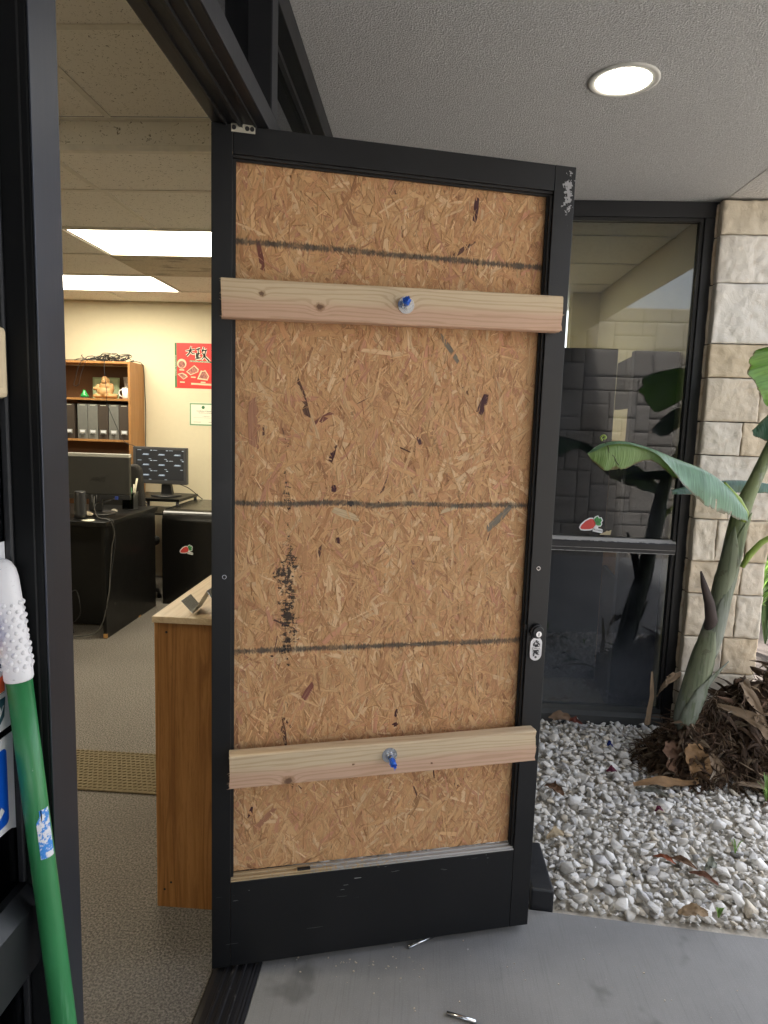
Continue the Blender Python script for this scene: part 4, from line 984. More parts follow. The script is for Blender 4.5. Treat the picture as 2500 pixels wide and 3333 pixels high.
def brush(strokes, ox, oz, s, mat, d, name, grow=0):
    b = MB()
    for pts, wd in strokes:
        L_, R_ = stroke(pts, [w_ + grow for w_ in wd])
        for i in range(len(L_) - 1):
            b.prism([(ox + q[0] * s, oz + q[1] * s) for q in (L_[i], L_[i + 1], R_[i + 1], R_[i])], onw(d), .0003)
    return b.build(name, mat, pos)
DA = [([(.02, .56), (.45, .66), (.95, .72)], [.06, .1, .13]), ([(.58, 1.05), (.52, .7), (.38, .35), (.12, .1)], [.07, .12, .15, .14]), ([(.52, .6), (.68, .35), (.98, .3)], [.08, .12, .1])]
ZH_ = [([(.0, .88), (.36, .98)], [.08, .12]), ([(.2, .92), (.18, .2)], [.09, .1]), ([(.2, .55), (.36, .6)], [.07, .09]), ([(.04, .6), (.05, .22)], [.08, .09]), ([(-.06, .12), (.4, .24)], [.1, .1]), ([(.66, 1.1), (.5, .72)], [.09, .07]), ([(.48, .78), (.92, .88)], [.06, .1]), ([(.82, .84), (.7, .4), (.46, .06)], [.09, .1, .07]), ([(.52, .66), (.74, .34), (1.12, -.04)], [.07, .12, .14])]
for st_, ox, oz, s in ((DA, -2.172, 2.015, .092), (ZH_, -2.075, 1.985, .11)):
    brush(st_, ox, oz, s, PAPER, .0012, 'character_outline', .1); brush(st_, ox, oz, s, INK, .0018, 'character')
brush(DA, -1.94, 2.02, .1, INK, .0018, 'character')
MB().prism([(-2.135, 1.973), (-1.80, 1.962), (-1.80, 1.976), (-2.135, 1.988)], onw(.0011), .0004).build('name_band', GREEND, pos)
text('lettering', 'DA CHENG VEGETARIAN', .0155, frame_mtx((-2.128, YP - .002, 1.979), (1, 0, -.033), (.033, 0, 1)), PAPER, pos, False, .0001, 'LEFT')
b = MB(); cir = lambda cx, cz, r, n=18: [(cx + r * math.cos(t), cz + r * math.sin(t)) for t in np.linspace(0, 2 * math.pi, n, endpoint=False)]
b.prism(cir(-2.205, 1.955, .043), onw(.0011), .0004); b.prism([(-2.165, 1.885), (-2.125, 1.855), (-2.055, 1.885), (-2.05, 1.91), (-2.09, 1.945)], onw(.0011), .0004); b.prism([(-2.065, 1.822), (-1.97, 1.812), (-1.955, 1.85), (-1.99, 1.905), (-2.01, 1.895), (-2.03, 1.9)], onw(.0011), .0004); b.prism([(-2.245, 1.862), (-2.19, 1.815), (-2.15, 1.84), (-2.165, 1.86), (-2.2, 1.875)], onw(.0011), .0004)
b.prism([(-2.12, 1.772), (-1.85, 1.765), (-1.85, 1.782), (-2.12, 1.788)], onw(.0011), .0004)
for x, z in ((-2.205, 1.9), (-2.2, 1.792), (-2.1, 1.838), (-2.01, 1.795)): b.prism([(x - .022, z - .005), (x + .022, z - .006), (x + .022, z + .005), (x - .022, z + .006)], onw(.0011), .0004)
build_split(b, 'pale_shapes', plain('poster_cream', (.72, .52, .33), .6), pos)
fmt = Mat('food_print', (.4, .15, .1), .6); fn = fmt.noise(90, 4, .7); fmt.color(fmt.mix(fn.step(.4, .65), (.45, .16, .12), (.14, .05, .05))); fmt = fmt.m
b = MB(); b.prism(cir(-2.205, 1.948, .031), onw(.0017), .0003); b.prism([(-2.155, 1.886), (-2.122, 1.863), (-2.062, 1.888), (-2.06, 1.905), (-2.092, 1.935)], onw(.0017), .0003); b.prism([(-2.05, 1.832), (-1.975, 1.825), (-1.965, 1.85), (-1.992, 1.892), (-2.02, 1.888)], onw(.0017), .0003); b.prism([(-2.232, 1.858), (-2.19, 1.822), (-2.162, 1.84), (-2.2, 1.868)], onw(.0017), .0003); build_split(b, 'food_picture', fmt, pos)
wc = thing('certificate', 'green bordered certificate below the red poster on the back wall', 'certificate', (-2.0, YP, 1.4))
box('sheet', PAPER, -2.138, -1.83, YP - .001, YP, 1.405, 1.612, 0, wc)
b = MB()
for q in ([(-2.135, 1.408), (-1.833, 1.408), (-1.833, 1.421), (-2.135, 1.421)], [(-2.135, 1.596), (-1.833, 1.596), (-1.833, 1.609), (-2.135, 1.609)], [(-2.135, 1.421), (-2.122, 1.421), (-2.122, 1.596), (-2.135, 1.596)], [(-1.846, 1.421), (-1.833, 1.421), (-1.833, 1.596), (-1.846, 1.596)]): b.prism(q, onw(.0011), .0004)
build_split(b, 'border', plain('muted_green', (.20, .34, .19), .6), wc)
MB().prism(cir(-2.01, 1.572, .015, 12), onw(.0011), .0004).build('seal', GREEND, wc)
for s_, z, sz in (('Certificate of Appreciation', 1.538, .016), ('This Certificate is presented to', 1.522, .011), ('in recognition of', 1.492, .009)):
    text('lettering', s_, sz, frame_mtx((-1.985, YP - .0014, z), (1, 0, 0), (0, 0, 1)), INK, wc, False, .0001)
build_split(MB().box(-2.1, -2.03, YP - .0016, YP - .0012, 1.438, 1.44).box(-1.96, -1.88, YP - .0016, YP - .0012, 1.438, 1.44).box(-2.1, -1.87, YP - .0016, YP - .0012, 1.478, 1.479), 'signature_lines', INK, wc)
# furniture seen through the tinted window
pt = tag(box('partition', plain('charcoal_fabric_panel', (.030, .036, .050), .85), .30, 1.07, 4.0, 4.06, 0, 1.94, .004), 'tall charcoal partition behind the tinted window, left of the gap', 'partition', 'office partitions behind the window')
pt = tag(box('partition', plain('charcoal_fabric_panel_b', (.036, .036, .048), .85), 1.035, 1.255, 3.56, 3.62, 0, 1.885, .004), 'narrow charcoal partition behind the tinted window, next to the column', 'partition', 'office partitions behind the window')
pg_ = thing('partition', 'angled charcoal panel with openings joining the two partitions behind the window', 'partition', (1.05, 3.8, 0))
for z0, z1 in ((0, .70), (.86, 1.36), (1.60, 1.86)):
    MB().prism([(1.071, 4.0), (1.036, 3.625), (1.056, 3.625), (1.091, 4.0)], lambda u, v, q: (u, v, z0 + q), z1 - z0).build('panel', plain('plum_grey_panel', (.034, .028, .030), .85), pg_)
sc_ = thing('storage_cabinet', 'brown wooden cabinet glimpsed through the openings of the partition behind the window', 'cabinet', (1.15, 4.8, 0))
box('body', CHERRY, .95, 1.25, 4.3, 4.6, 0, 1.42, .002, sc_)
# ------------------------------------------------------------------ stickers on the sidelight, intercom, broom handle
XS = -.4308
def ZV(v): return 1.482 + (v - 1.482) * 1.025
def ons(d): return lambda u, v, q: (XS + d + q, u + .0595, ZV(v))
st = thing('payment_sticker', 'white payment card sticker sheet on the sidelight glass', 'sticker', (XS, .55, 1.25))
MB().prism([(.44, 1.158), (.6115, 1.158), (.6115, 1.352), (.44, 1.352)], ons(0), .0006).build('sheet', WHITE, st)
MB().prism([(.52, 1.197), (.6015, 1.197), (.6015, 1.238), (.52, 1.238)], ons(.0006), .0003).build('card_border', plain('thin_grey', (.3, .3, .36), .5), st)
MB().prism([(.521, 1.198), (.6005, 1.198), (.6005, 1.237), (.521, 1.237)], ons(.0010), .0003).build('card_face', WHITE, st)
text('lettering', 'DISCOVER', .0155, Matrix(((0, 0, 1, XS + .0015), (1, 0, 0, .658), (0, 1, 0, ZV(1.226)), (0, 0, 0, 1))), plain('purple_ink', (.04, .02, .09), .5), st, False, .0001, 'RIGHT')
MB().prism([(.545, 1.199), (.6, 1.199), (.6, 1.217)], ons(.0014), .0003).build('orange_flash', plain('orange_red', (.75, .13, .05), .5), st)
MB().prism([(.52, 1.243), (.607, 1.243), (.607, 1.249), (.52, 1.249)], ons(.0006), .0003).build('orange_band', plain('orange_band', (.75, .28, .06), .5), st)
MB().prism([(.52, 1.25), (.590, 1.25), (.590, 1.282), (.52, 1.282)], ons(.0006), .0003).build('blue_band', plain('navy_band', (.02, .03, .25), .5), st)
MB().prism([(.53, 1.166), (.592, 1.166), (.599, 1.172), (.602, 1.192), (.53, 1.192)], ons(.0006), .0003).build('teal_badge', plain('dark_teal', (.015, .07, .10), .5), st)
text('lettering', 'Pay', .02, Matrix(((0, 0, 1, XS + .0012), (1, 0, 0, .6565), (0, 1, 0, ZV(1.181)), (0, 0, 0, 1))), WHITE, st, False, .0001, 'RIGHT', .2)
ac = thing('access_sign', 'blue and white wheelchair access sticker with a torn lower edge', 'sign', (XS, .55, 1.1))
def rr(y0, y1, z0, z1, r, n=6):
    out = []
    for cy, cz, a in ((y1 - r, z1 - r, 0), (y0 + r, z1 - r, 90), (y0 + r, z0 + r, 180), (y1 - r, z0 + r, 270)):
        out += [(cy + r * math.cos(R(a + 90 * k / n)), cz + r * math.sin(R(a + 90 * k / n))) for k in range(n + 1)]
    return out
jag = [(.612 - i * .008, 1.0475 - rnd.uniform(0, .006) + i * .0004) for i in range(22)]
MB().prism([(.44, 1.150), (.6122, 1.150)] + jag + [(.44, 1.05)], ons(0), .0006).build('backing', WHITE, ac)
MB().prism(rr(.46, .6, 1.055, 1.138, .006), ons(.0006), .0003).build('blue_field', BLUEP, ac)
b = MB()
b.prism(cir(.525, 1.128, .006, 12), ons(.0010), .0003)
for p in (stroke([(.525, 1.12), (.528, 1.10), (.553, 1.096), (.570, 1.076), (.576, 1.067), (.588, 1.076)], [.008] * 6),):
    for i in range(5): b.prism([tuple(q) for q in (p[0][i], p[0][i + 1], p[1][i + 1], p[1][i])], lambda u, v, q, i=i: (XS + .0010 + i * .0003 + q, u + .0595, ZV(v)), .0003)
for k in range(16):
    a0, a1 = R(100 + k * 15), R(115 + k * 15); c_ = (.535, 1.084); b.prism([(c_[0] + r * math.cos(a), c_[1] + r * math.sin(a)) for r, a in ((.019, a0), (.019, a1), (.025, a1), (.025, a0))], ons(.0028), .0003)
b.build('wheelchair_symbol', plain('worn_white_print', (.68, .69, .70), .5), ac)
icm = thing('intercom', 'cream plastic intercom box with rounded corners at the left edge', 'intercom', (XO - .02, .57, 1.52))
MB().box(-.4302, -.4185, .57, .6715, 1.495, 1.565, .005).build('housing', CREAMP, icm); MB().box(-.4187, -.4175, .58, .660, 1.505, 1.557, .0006).build('face_plate', plain('cream_plate', (.66, .54, .36), .4), icm)

br = thing('broom_handle', 'green broom handle with white nubbed grip leaning on the sidelight', 'broom', (-.302, .66, 0))
ax = lambda z: Vector((-.2512 - .0905 * z - (z > 1e9), .585, z))
kk = 1.064; KR = 1.0
def ZB_(z): return (z - 1.482) / .9435 * kk + 1.482
def bp(z): return Vector((-.3795 * kk - .0927 * (z - 1.099), .6605, z))
gp = Mat('scuffed_green_sleeve', (.02, .2, .055), .3)
gs_ = gp.noise(1, 4, .65, gp.mapped((120, 120, 6))); gb = gp.noise(14, 3); gd = gp.noise(90, 2)
gc = gp.mix(gb, (.018, .155, .045), (.03, .225, .075)); gc = gp.mix(gs_.step(.56, .75) * .5, gc, (.10, .30, .15)); gc = gp.mix(gd.gt(.76) * .5, gc, (.3, .4, .3))
gp.color(gc); gp.rough(gs_ * .3 + .22); gp.bump(gb * .6 + gs_ * .25, .35, .004); GPOLE = gp.m
MB().tube([bp(z) for z in (0.0, .3, .6, .9, 1.0, 1.06, ZB_(1.245))], [.0126 * KR] * 7, 24).build('pole', GPOLE, br)
zs_ = [1.236, 1.238, 1.25, 1.28, 1.30, 1.320, 1.332, 1.340, 1.346, 1.349]
b = MB(); b.tube([bp(ZB_(z)) for z in zs_], [r_ * KR for r_ in (.0134, .0143, .0143, .0138, .0132, .0126, .0120, .0104, .007, .003)], 28)
rn = random.Random(2)
axis = (bp(1.3) - bp(1.2)).normalized(); a1 = axis.orthogonal().normalized(); a2 = axis.cross(a1)
for j in range(10):
    for i in range(10):
        z = 1.249 + j * .0066 + rn.uniform(-.0008, .0008); t_ = (i + (j % 2) * .5) * 2 * math.pi / 10
        p = bp(ZB_(z)) + (a1 * math.cos(t_) + a2 * math.sin(t_)) * (.0138 - .00018 * j) * KR; b.sphere(p, .0022 * rn.uniform(1.0, 1.45), 8, 6)
gm = Mat('scuffed_white_grip', (.74, .73, .75), .55); gs = gm.noise(140, 5, .75, dist=1.5); gm.color(gm.mix(gs.step(.60, .70) * .6, (.74, .73, .74), (.33, .32, .33))); gm.bump(gs, .2, .001)
b.build('grip', gm.m, br)
MB().tube([bp(1.312) + Vector((-.0152, -.0068, 0)), bp(1.312) + Vector((-.0118, -.0082, 0))], [.0034, .0034], 14).build('hang_hole', plain('grip_hole', (.32, .27, .22), .8), br)
lb = Mat('torn_blue_label', (.1, .3, .7), .5); ln = lb.noise(150, 4, .7); lb.color(lb.mix(ln.step(.46, .54), (.03, .22, .62), (.66, .66, .68)))
b = MB(); g_ = []
for i in range(9):
    z = 1.010 + .0068 * i; row = []
    for k in range(7):
        t_ = -1.12 + k * .20 + (.09 * mnoise.noise((i, k, 1)) if k in (0, 6) else 0) + (.30 if i > 6 and k < 2 else 0)
        row.append(b.b.verts.new(bp(z) + Vector((math.cos(t_), math.sin(t_), 0)) * (.0126 * KR + .0004) + Vector((0, 0, .003 * mnoise.noise((k, i * 3, 2)) if i in (0, 8) else 0))))
    g_.append(row)
for i in range(8):
    for k in range(6): f = b.b.faces.new((g_[i][k], g_[i][k + 1], g_[i + 1][k + 1], g_[i + 1][k])); f.smooth = True
b.build('label_remnant', lb.m, br)

# ------------------------------------------------------------------ gravel bed
def hull_stone(seed):
    rs = random.Random(seed); bm = bmesh.new()
    for _ in range(10):
        v = Vector((rs.gauss(0, 1), rs.gauss(0, 1), rs.gauss(0, 1))).normalized() * rs.uniform(.75, 1.05); bm.verts.new((v.x, v.y * .80, v.z * .60))
    bmesh.ops.convex_hull(bm, input=bm.verts[:]); bmesh.ops.triangulate(bm, faces=bm.faces[:])
    loose = [v for v in bm.verts if not v.link_faces]; bmesh.ops.delete(bm, geom=loose, context='VERTS')
    bmesh.ops.bevel(bm, geom=bm.edges[:], offset=.035, segments=1, affect='EDGES'); bmesh.ops.triangulate(bm, faces=bm.faces[:]); bmesh.ops.recalc_face_normals(bm, faces=bm.faces[:])
    bm.verts.index_update(); V = np.array([v.co[:] for v in bm.verts]); F = np.array([[v.index for v in f.verts] for f in bm.faces]); bm.free(); return V, F
def edge_y(x): return 1.985 - .0742 * (x - .375)
def gravel():
    rs = np.random.RandomState(11); lib = [hull_stone(i) for i in range(14)]
    VV, FF, CC, base = [], [], [], 0
    cell = {}
    spots = []
    for lay, (n, s0, s1, zc) in enumerate(((3800, .010, .018, -.015), (3000, .016, .032, -.006), (2500, .011, .040, .005))):
        cnt = 0; cell = {}
        for _ in range(n * 6):
            if cnt >= n: break
            x = rs.uniform(-.3, 2.35); y = rs.uniform(1.86, 3.37)
            if y < edge_y(x) + .022 or (x > 1.62 and y > 3.3): continue
            s = s0 + (s1 - s0) * rs.rand() ** 1.8
            key = (int(x / .05), int(y / .05)); ok = True
            for dx in (-1, 0, 1):
                for dy in (-1, 0, 1):
                    for (a, b_, r) in cell.get((key[0] + dx, key[1] + dy), ()):
                        if (a - x) ** 2 + (b_ - y) ** 2 < ((r + s) * .64) ** 2: ok = False
            if not ok: continue
            cell.setdefault(key, []).append((x, y, s)); spots.append((x, y, zc + rs.uniform(-.004, .006), s)); cnt += 1
    for _ in range(46):
        x = rs.uniform(.4, 2.2); spots.append((x, edge_y(x) + rs.normal(.012, .012), .003, rs.uniform(.003, .010)))
    for (x, y, z, s) in spots:
        V, F = lib[rs.randint(14)]
        a, b_, c_ = rs.uniform(-.45, .45), rs.uniform(-.45, .45), rs.uniform(0, 6.28)
        ca, sa, cb, sb, cc, sc = math.cos(a), math.sin(a), math.cos(b_), math.sin(b_), math.cos(c_), math.sin(c_)
        M = np.array([[cc, -sc, 0], [sc, cc, 0], [0, 0, 1]]) @ np.array([[1, 0, 0], [0, ca, -sa], [0, sa, ca]]) @ np.array([[cb, 0, sb], [0, 1, 0], [-sb, 0, cb]])
        Q = (V * s * rs.uniform(.82, 1.3, 3)) @ M.T + (x, y, z); VV.append(Q); FF.append(F + base); base += len(V)
        k = rs.rand(); col = np.array([.66, .635, .585]) if k < .55 else np.array([.74, .725, .69]) if k < .84 else np.array([.56, .55, .54]) if k < .91 else np.array([.62, .56, .46]) if k < .985 else np.array([.42, .41, .40])
        CC.append(np.repeat((col * rs.uniform(.86, 1.1))[None], len(F), 0))
    m = Mat('white_crushed_rock', (.6, .58, .54), .95, 0, .12); t = m.attr('tint'); n1 = m.noise(70, 5, .7); n2 = m.noise(240, 3, .6)
    m.color(m.mix(n1.step(.52, .75) * .45, m.mix(n2.step(.6, .8) * .25, t, (.42, .41, .39)), (.50, .46, .39))); m.bump(n1 * .7 + n2 * .4, .5, .004)
    o = mesh_np('gravel', np.concatenate(VV), np.concatenate(FF), m.m, None, False, np.concatenate(CC)); o['kind'] = 'stuff'
poly('gravel_bed', [(-.385, 1.99), (.375, 1.975), (1.62, 1.885), (2.6, 1.8), (2.6, 3.395), (-.385, 3.395)], plain('gravel_fines', (.50, .46, .39), .95, var=.45, scale=90, bump=1, bscale=70), -.020, .02)
gravel()
blk = MB().prism([(.385, 1.975), (.455, 1.968), (.452, 2.22), (.385, 2.22)], lambda u, v, q: (u, v, -.03 + q), .095).build('timber_block', plain('black_painted_timber', (.016, .017, .02), .5, var=.4, bump=.4, bscale=60))
tag(blk, 'black painted timber block behind the lower door corner', 'block'); md = blk.modifiers.new('bevel', 'BEVEL'); md.width = .006; md.segments = 2

# ------------------------------------------------------------------ banana plants
def leaf_mat(name, top, under, thin=.25):
    m = Mat(name, top, .30, 0, .6)
    geo = m.nt.nodes.new('ShaderNodeNewGeometry'); bf = X(m.nt, geo.outputs['Backfacing'])
    u = m.noise(1, 2, .5, m.mapped((120, 1.5, 1), kind='UV')); big = m.noise(9, 3)
    a = m.mix(u.step(.4, .65) * .55, top, tuple(c * .55 for c in top)); a = m.mix(big.step(.5, .75) * .3, a, tuple(min(1, c * 1.5) for c in top))
    uvx = m.nt.nodes.new('ShaderNodeSeparateXYZ'); m.nt.links.new(m.co('UV'), uvx.inputs[0]); av = X(m.nt, uvx.outputs[1]).abs()
    c_ = m.mix(bf, a, m.mix(u.step(.4, .65) * .25, under, tuple(c * .75 for c in under)))
    c_ = m.mix(av.lt(.04) * .4, c_, (.27, .34, .14)); c_ = m.mix((av + (m.noise(30, 3) - .5) * .22).step(.93, .99) * .8, c_, (.13, .075, .03)); c_ = m.mix(m.noise(55, 2).gt(.745) * .6, c_, (.10, .07, .03)); m.color(c_); m.bump(u, .8, .004)
    tr = m.nt.nodes.new('ShaderNodeBsdfTranslucent'); m.nt.links.new(c_.s, tr.inputs[0]); mx = m.nt.nodes.new('ShaderNodeMixShader'); mx.inputs[0].default_value = thin
    out = m.nt.nodes['Material Output']; m.nt.links.new(m.p.outputs[0], mx.inputs[1]); m.nt.links.new(tr.outputs[0], mx.inputs[2]); m.nt.links.new(mx.outputs[0], out.inputs[0]); return m.m
LEAF = leaf_mat('banana_leaf', (.15, .285, .165), (.19, .31, .095)); LEAFB = leaf_mat('bright_banana_leaf', (.17, .36, .05), (.18, .36, .06), .5)
LEAFD = leaf_mat('dark_banana_leaf', (.045, .115, .065), (.075, .14, .065), .15)
def interp(P, t):
    f = t * (len(P) - 1); i = min(int(f), len(P) - 2); k = f - i
    def cr(p0, p1, p2, p3): return .5 * ((2 * p1) + (p2 - p0) * k + (2 * p0 - 5 * p1 + 4 * p2 - p3) * k * k + (3 * p1 - p0 - 3 * p2 + p3) * k ** 3)
    g_ = lambda q: P[max(0, min(len(P) - 1, q))]
    return cr(g_(i - 1), g_(i), g_(i + 1), g_(i + 2))
def banana_leaf(name, mid, wl_, wr_, dl_, dr_, mat, parent, n=130, m_=9, rip=.006, seed=0, curl=.5, tears=()):
    """mid: midrib points; wl_/wr_: half widths; dl_/dr_: unit-ish directions in which each half hangs"""
    mid = [Vector(p) for p in mid]; dl_ = [Vector(p) for p in dl_]; dr_ = [Vector(p) for p in dr_]
    b = MB(); uv = b.b.loops.layers.uv.new('UVMap'); grid = []; uvs = {}
    for i in range(n + 1):
        t = i / n; c_ = interp(mid, t); row = []
        for k in range(-m_, m_ + 1):
            s_ = abs(k) / m_; W_ = (interp(wl_, t) if k < 0 else interp(wr_, t)); D = (interp(dl_, t) if k < 0 else interp(dr_, t)).normalized()
            W_ = max(W_, .001) * (1 + .09 * mnoise.noise((t * 14, seed, k > 0)) + (.05 * mnoise.noise((t * 70, seed, k > 0)) if abs(k) == m_ else 0))
            out = Vector((D.x, D.y, 0)); out = out.normalized() if out.length > 1e-4 else Vector((0, -1, 0))
            dirv = (D * (curl + (1 - curl) * s_) + out * (1 - curl) * (1 - s_) * .9)   # rolls over from the rib, then hangs
            p = c_ + dirv * W_ * s_ + Vector((0, -1 if k < 0 else 1, .3)) * rip * mnoise.noise((t * 11, seed + 3, k * .15)) * s_ * 1.5
            if k == 0: p = p - Vector((0, 0, .003))
            v = b.b.verts.new(p); uvs[v] = (t * mid.__len__() * .1, k / m_); row.append(v)
        grid.append(row)
    for i in range(n):
        for k in range(2 * m_):
            if any(i == ti and (k < td if td > 0 else k >= 2 * m_ + td) for ti, td in tears): continue
            f = b.b.faces.new((grid[i][k], grid[i][k + 1], grid[i + 1][k + 1], grid[i + 1][k])); f.smooth = True
            for lp in f.loops: lp[uv].uv = uvs[lp.vert]
    o = b.build(name, mat, parent, recalc=False)
    if sum(p.normal.z for p in o.data.polygons) < 0: o.data.flip_normals()
    return o
SY = 2.95
ban = thing('banana_plant', 'banana plant with leaning grey green stem in front of the stone column', 'plant', (1.2, SY, 0))
stm = Mat('banana_stem', (.2, .25, .16), .5, 0, .4)
sx, sy, sz = stm.xyz(); sn = stm.noise(1, 4, .6, stm.mapped((40, 40, 3.5))); sb_ = stm.noise(14, 4)
cgr = stm.mix(sz.step(.75, 1.15), (.17, .19, .155), (.16, .195, .085)); cgr = stm.mix(sn.step(.46, .62) * .75, cgr, (.06, .085, .035)); cgr = stm.mix(sb_.step(.52, .66) * .6, cgr, (.22, .24, .20)); cgr = stm.mix(stm.noise(7, 5, .7, stm.mapped((1, 1, .6), loc=(3, 1, 2))).step(.60, .66) * .7, cgr, (.05, .045, .03)); cgr = stm.mix(stm.noise(60, 3).gt(.72) * .6, cgr, (.055, .05, .03))
stm.color(cgr); stm.bump(sn, .6, .005); stm = stm.m
sh2 = Mat('olive_sheath', (.16, .2, .08), .5); q1 = sh2.noise(1, 4, .65, sh2.mapped((60, 60, 3))); q2 = sh2.noise(12, 5, .7)
qc = sh2.mix(q1.step(.45, .65), (.18, .205, .125), (.10, .125, .07)); qc = sh2.mix(q2.step(.55, .65) * .6, qc, (.20, .20, .16)); qc = sh2.mix(q2.step(.42, .36) * .5, qc, (.07, .06, .035)); sh2.color(qc); sh2.bump(q1, .5, .004); sh2 = sh2.m
P = [(1.186, SY, .10), (1.190, SY, .20), (1.198, SY, .272), (1.228, SY, .411), (1.259, SY, .55), (1.284, SY, .685), (1.303, SY, .82), (1.323, SY, .95), (1.338, SY, 1.08), (1.355, SY, 1.18), (1.39, SY, 1.285), (1.43, SY, 1.40), (1.475, SY - .01, 1.55), (1.51, SY - .02, 1.72)]
rads = [.036, .041, .046, .047, .046, .039, .037, .039, .038, .034, .027, .024, .02, .016]
def smooth_path(P, rads, sub=5):
    V3 = [Vector(p) for p in P]; n = (len(P) - 1) * sub; return [interp(V3, i / n) for i in range(n + 1)], [interp(rads, i / n) for i in range(n + 1)]
pp_, rr_ = smooth_path(P, rads)
MB().tube(pp_, rr_, 22).build('stem', stm, ban)
# overlapping sheaths that give the stem its stepped outline
def sheath(z0, z1, side, off, tip, parent=ban, mat=stm, name='leaf_sheath'):
    zz = [p.z for p in pp_]; b = MB(); g_ = []
    for i in range(15):
        t = i / 14; z = z0 + (z1 - z0) * t; k = int(np.searchsorted(zz, z)); c_ = pp_[min(k, len(pp_) - 1)]; r = rr_[min(k, len(rr_) - 1)] + off * (.3 + .7 * math.sin(math.pi * min(1, t * 1.1)) ** .6)
        span = 1.9 * (1 - t ** 2.2) + .05; row = []
        for j in range(11):
            a = side + (j / 10 - .5) * span * 1.6; row.append(b.b.verts.new(Vector((c_.x + r * math.cos(a), c_.y + r * math.sin(a), z)) + Vector(tip) * max(0, t - .62) ** 1.5 * 3.2))
        g_.append(row)
    for i in range(14):
        for j in range(10): f = b.b.faces.new((g_[i][j], g_[i][j + 1], g_[i + 1][j + 1], g_[i + 1][j])); f.smooth = True
    o = b.build(name, mat, parent, recalc=False); md = o.modifiers.new('thickness', 'SOLIDIFY'); md.thickness = .004; return o
sheath(.16, .50, R(-50), .010, (.075, -.01, .02)); sheath(.30, .72, R(-130), .008, (0, 0, 0), mat=sh2); sheath(.52, .92, R(-60), .007, (.012, 0, 0)); sheath(.70, 1.10, R(-125), .006, (-.006, 0, 0), mat=sh2); sheath(.88, 1.16, R(-50), .003, (.012, 0, 0))
DRYD = plain('withered_sheath', (.055, .04, .035), .8, var=.4, bump=.5, bscale=70)
MB().tube([(1.262, SY + .01, .60), (1.258, SY - .030, .69), (1.236, SY - .042, .77), (1.206, SY - .048, .845), (1.186, SY - .05, .905)], [.02, .026, .021, .014, .004], 10).build('withered_spike', DRYD, ban)
G1 = plain('young_petiole', (.21, .30, .05), .4, var=.15)
MB().tube([(1.352, SY - .05, .93), (1.375, SY - .055, .985), (1.415, SY - .06, 1.04), (1.475, SY - .07, 1.085), (1.56, SY - .08, 1.12)], [.010, .014, .012, .011, .008], 10).build('petiole', G1, ban)
MB().tube([(1.352, 2.94, 1.12), (1.338, 2.90, 1.165), (1.30, 2.87, 1.215), (1.22, 2.84, 1.285)], [.022, .017, .012, .008], 10).build('petiole', G1, ban)
down = (0, -.30, -1)
ml = banana_leaf('leaf', [(1.34, 2.89, 1.175), (1.25, 2.85, 1.265), (1.14, 2.815, 1.335), (1.02, 2.80, 1.378), (.90, 2.79, 1.418), (.79, 2.785, 1.442), (.705, 2.785, 1.430), (.655, 2.79, 1.390)],
    [.055, .12, .155, .125, .034, .030, .028, .004], [.02, .05, .07, .080, .05, .112, .10, .004],
    [(0, -.5, -.8), (.05, -.35, -1), (.05, -.35, -1), (.0, -.6, -.8), (0, -.9, -.45), (0, -.9, -.3), (0, -.8, -.5), (0, -.5, -1)],
    [(0, .4, -.9), (0, .25, -1), (0, .15, -1), (0, .05, -1), (.05, -.02, -1), (.04, -.05, -1), (.05, -.05, -1), (0, 0, -1)], LEAF, ban, seed=2, curl=.45, tears=((20, 1), (33, 2)))
b = curve_tube([(.702, 2.765, 1.442), (.695, 2.76, 1.455), (.705, 2.757, 1.463), (.714, 2.758, 1.455), (.706, 2.757, 1.448)], .004); b.build('curled_tip', G1, ban)
curve_tube([(.712, 2.775, 1.44), (.73, 2.772, 1.415), (.735, 2.772, 1.395), (.755, 2.772, 1.38), (.765, 2.772, 1.36), (.778, 2.772, 1.345)], .0016, 5).build('leaf_split', DRYD, ban)
banana_leaf('leaf', [(1.51, SY - .02, 1.72), (1.47, 2.84, 1.82), (1.43, 2.80, 1.85), (1.38, 2.78, 1.76), (1.345, 2.77, 1.60)], [.03, .13, .17, .15, .02], [.03, .12, .2, .18, .01],
    [(-1, -.1, -.15), (-1, -.1, -.2), (-1, -.1, -.25), (-1, -.15, -.3), (-1, -.2, -.3)], [(1, 0, -.2)] * 5, LEAFB, ban, seed=9, rip=.012, curl=.9, tears=((55, 1),))
banana_leaf('leaf', [(1.56, 2.90, 1.60), (1.49, 2.86, 1.635), (1.42, 2.83, 1.62), (1.36, 2.82, 1.57), (1.30, 2.82, 1.50)], [.03, .1, .15, .12, .02], [.02, .05, .06, .04, .01],
    [(-.1, -.3, -1), (-.05, -.3, -1), (0, -.3, -1), (.1, -.3, -1), (.2, -.2, -1)], [(0, .5, -.4)] * 5, LEAFD, ban, seed=14, curl=.6)
banana_leaf('leaf', [(1.68, 3.14, 1.24), (1.52, 3.12, 1.275), (1.38, 3.10, 1.285), (1.22, 3.06, 1.27), (1.08, 3.02, 1.235)], [.02, .05, .06, .055, .02], [.02, .05, .06, .05, .01],
    [(0, -.4, -1)] * 5, [(0, .6, -.6)] * 5, LEAFD, ban, seed=21, curl=.5)

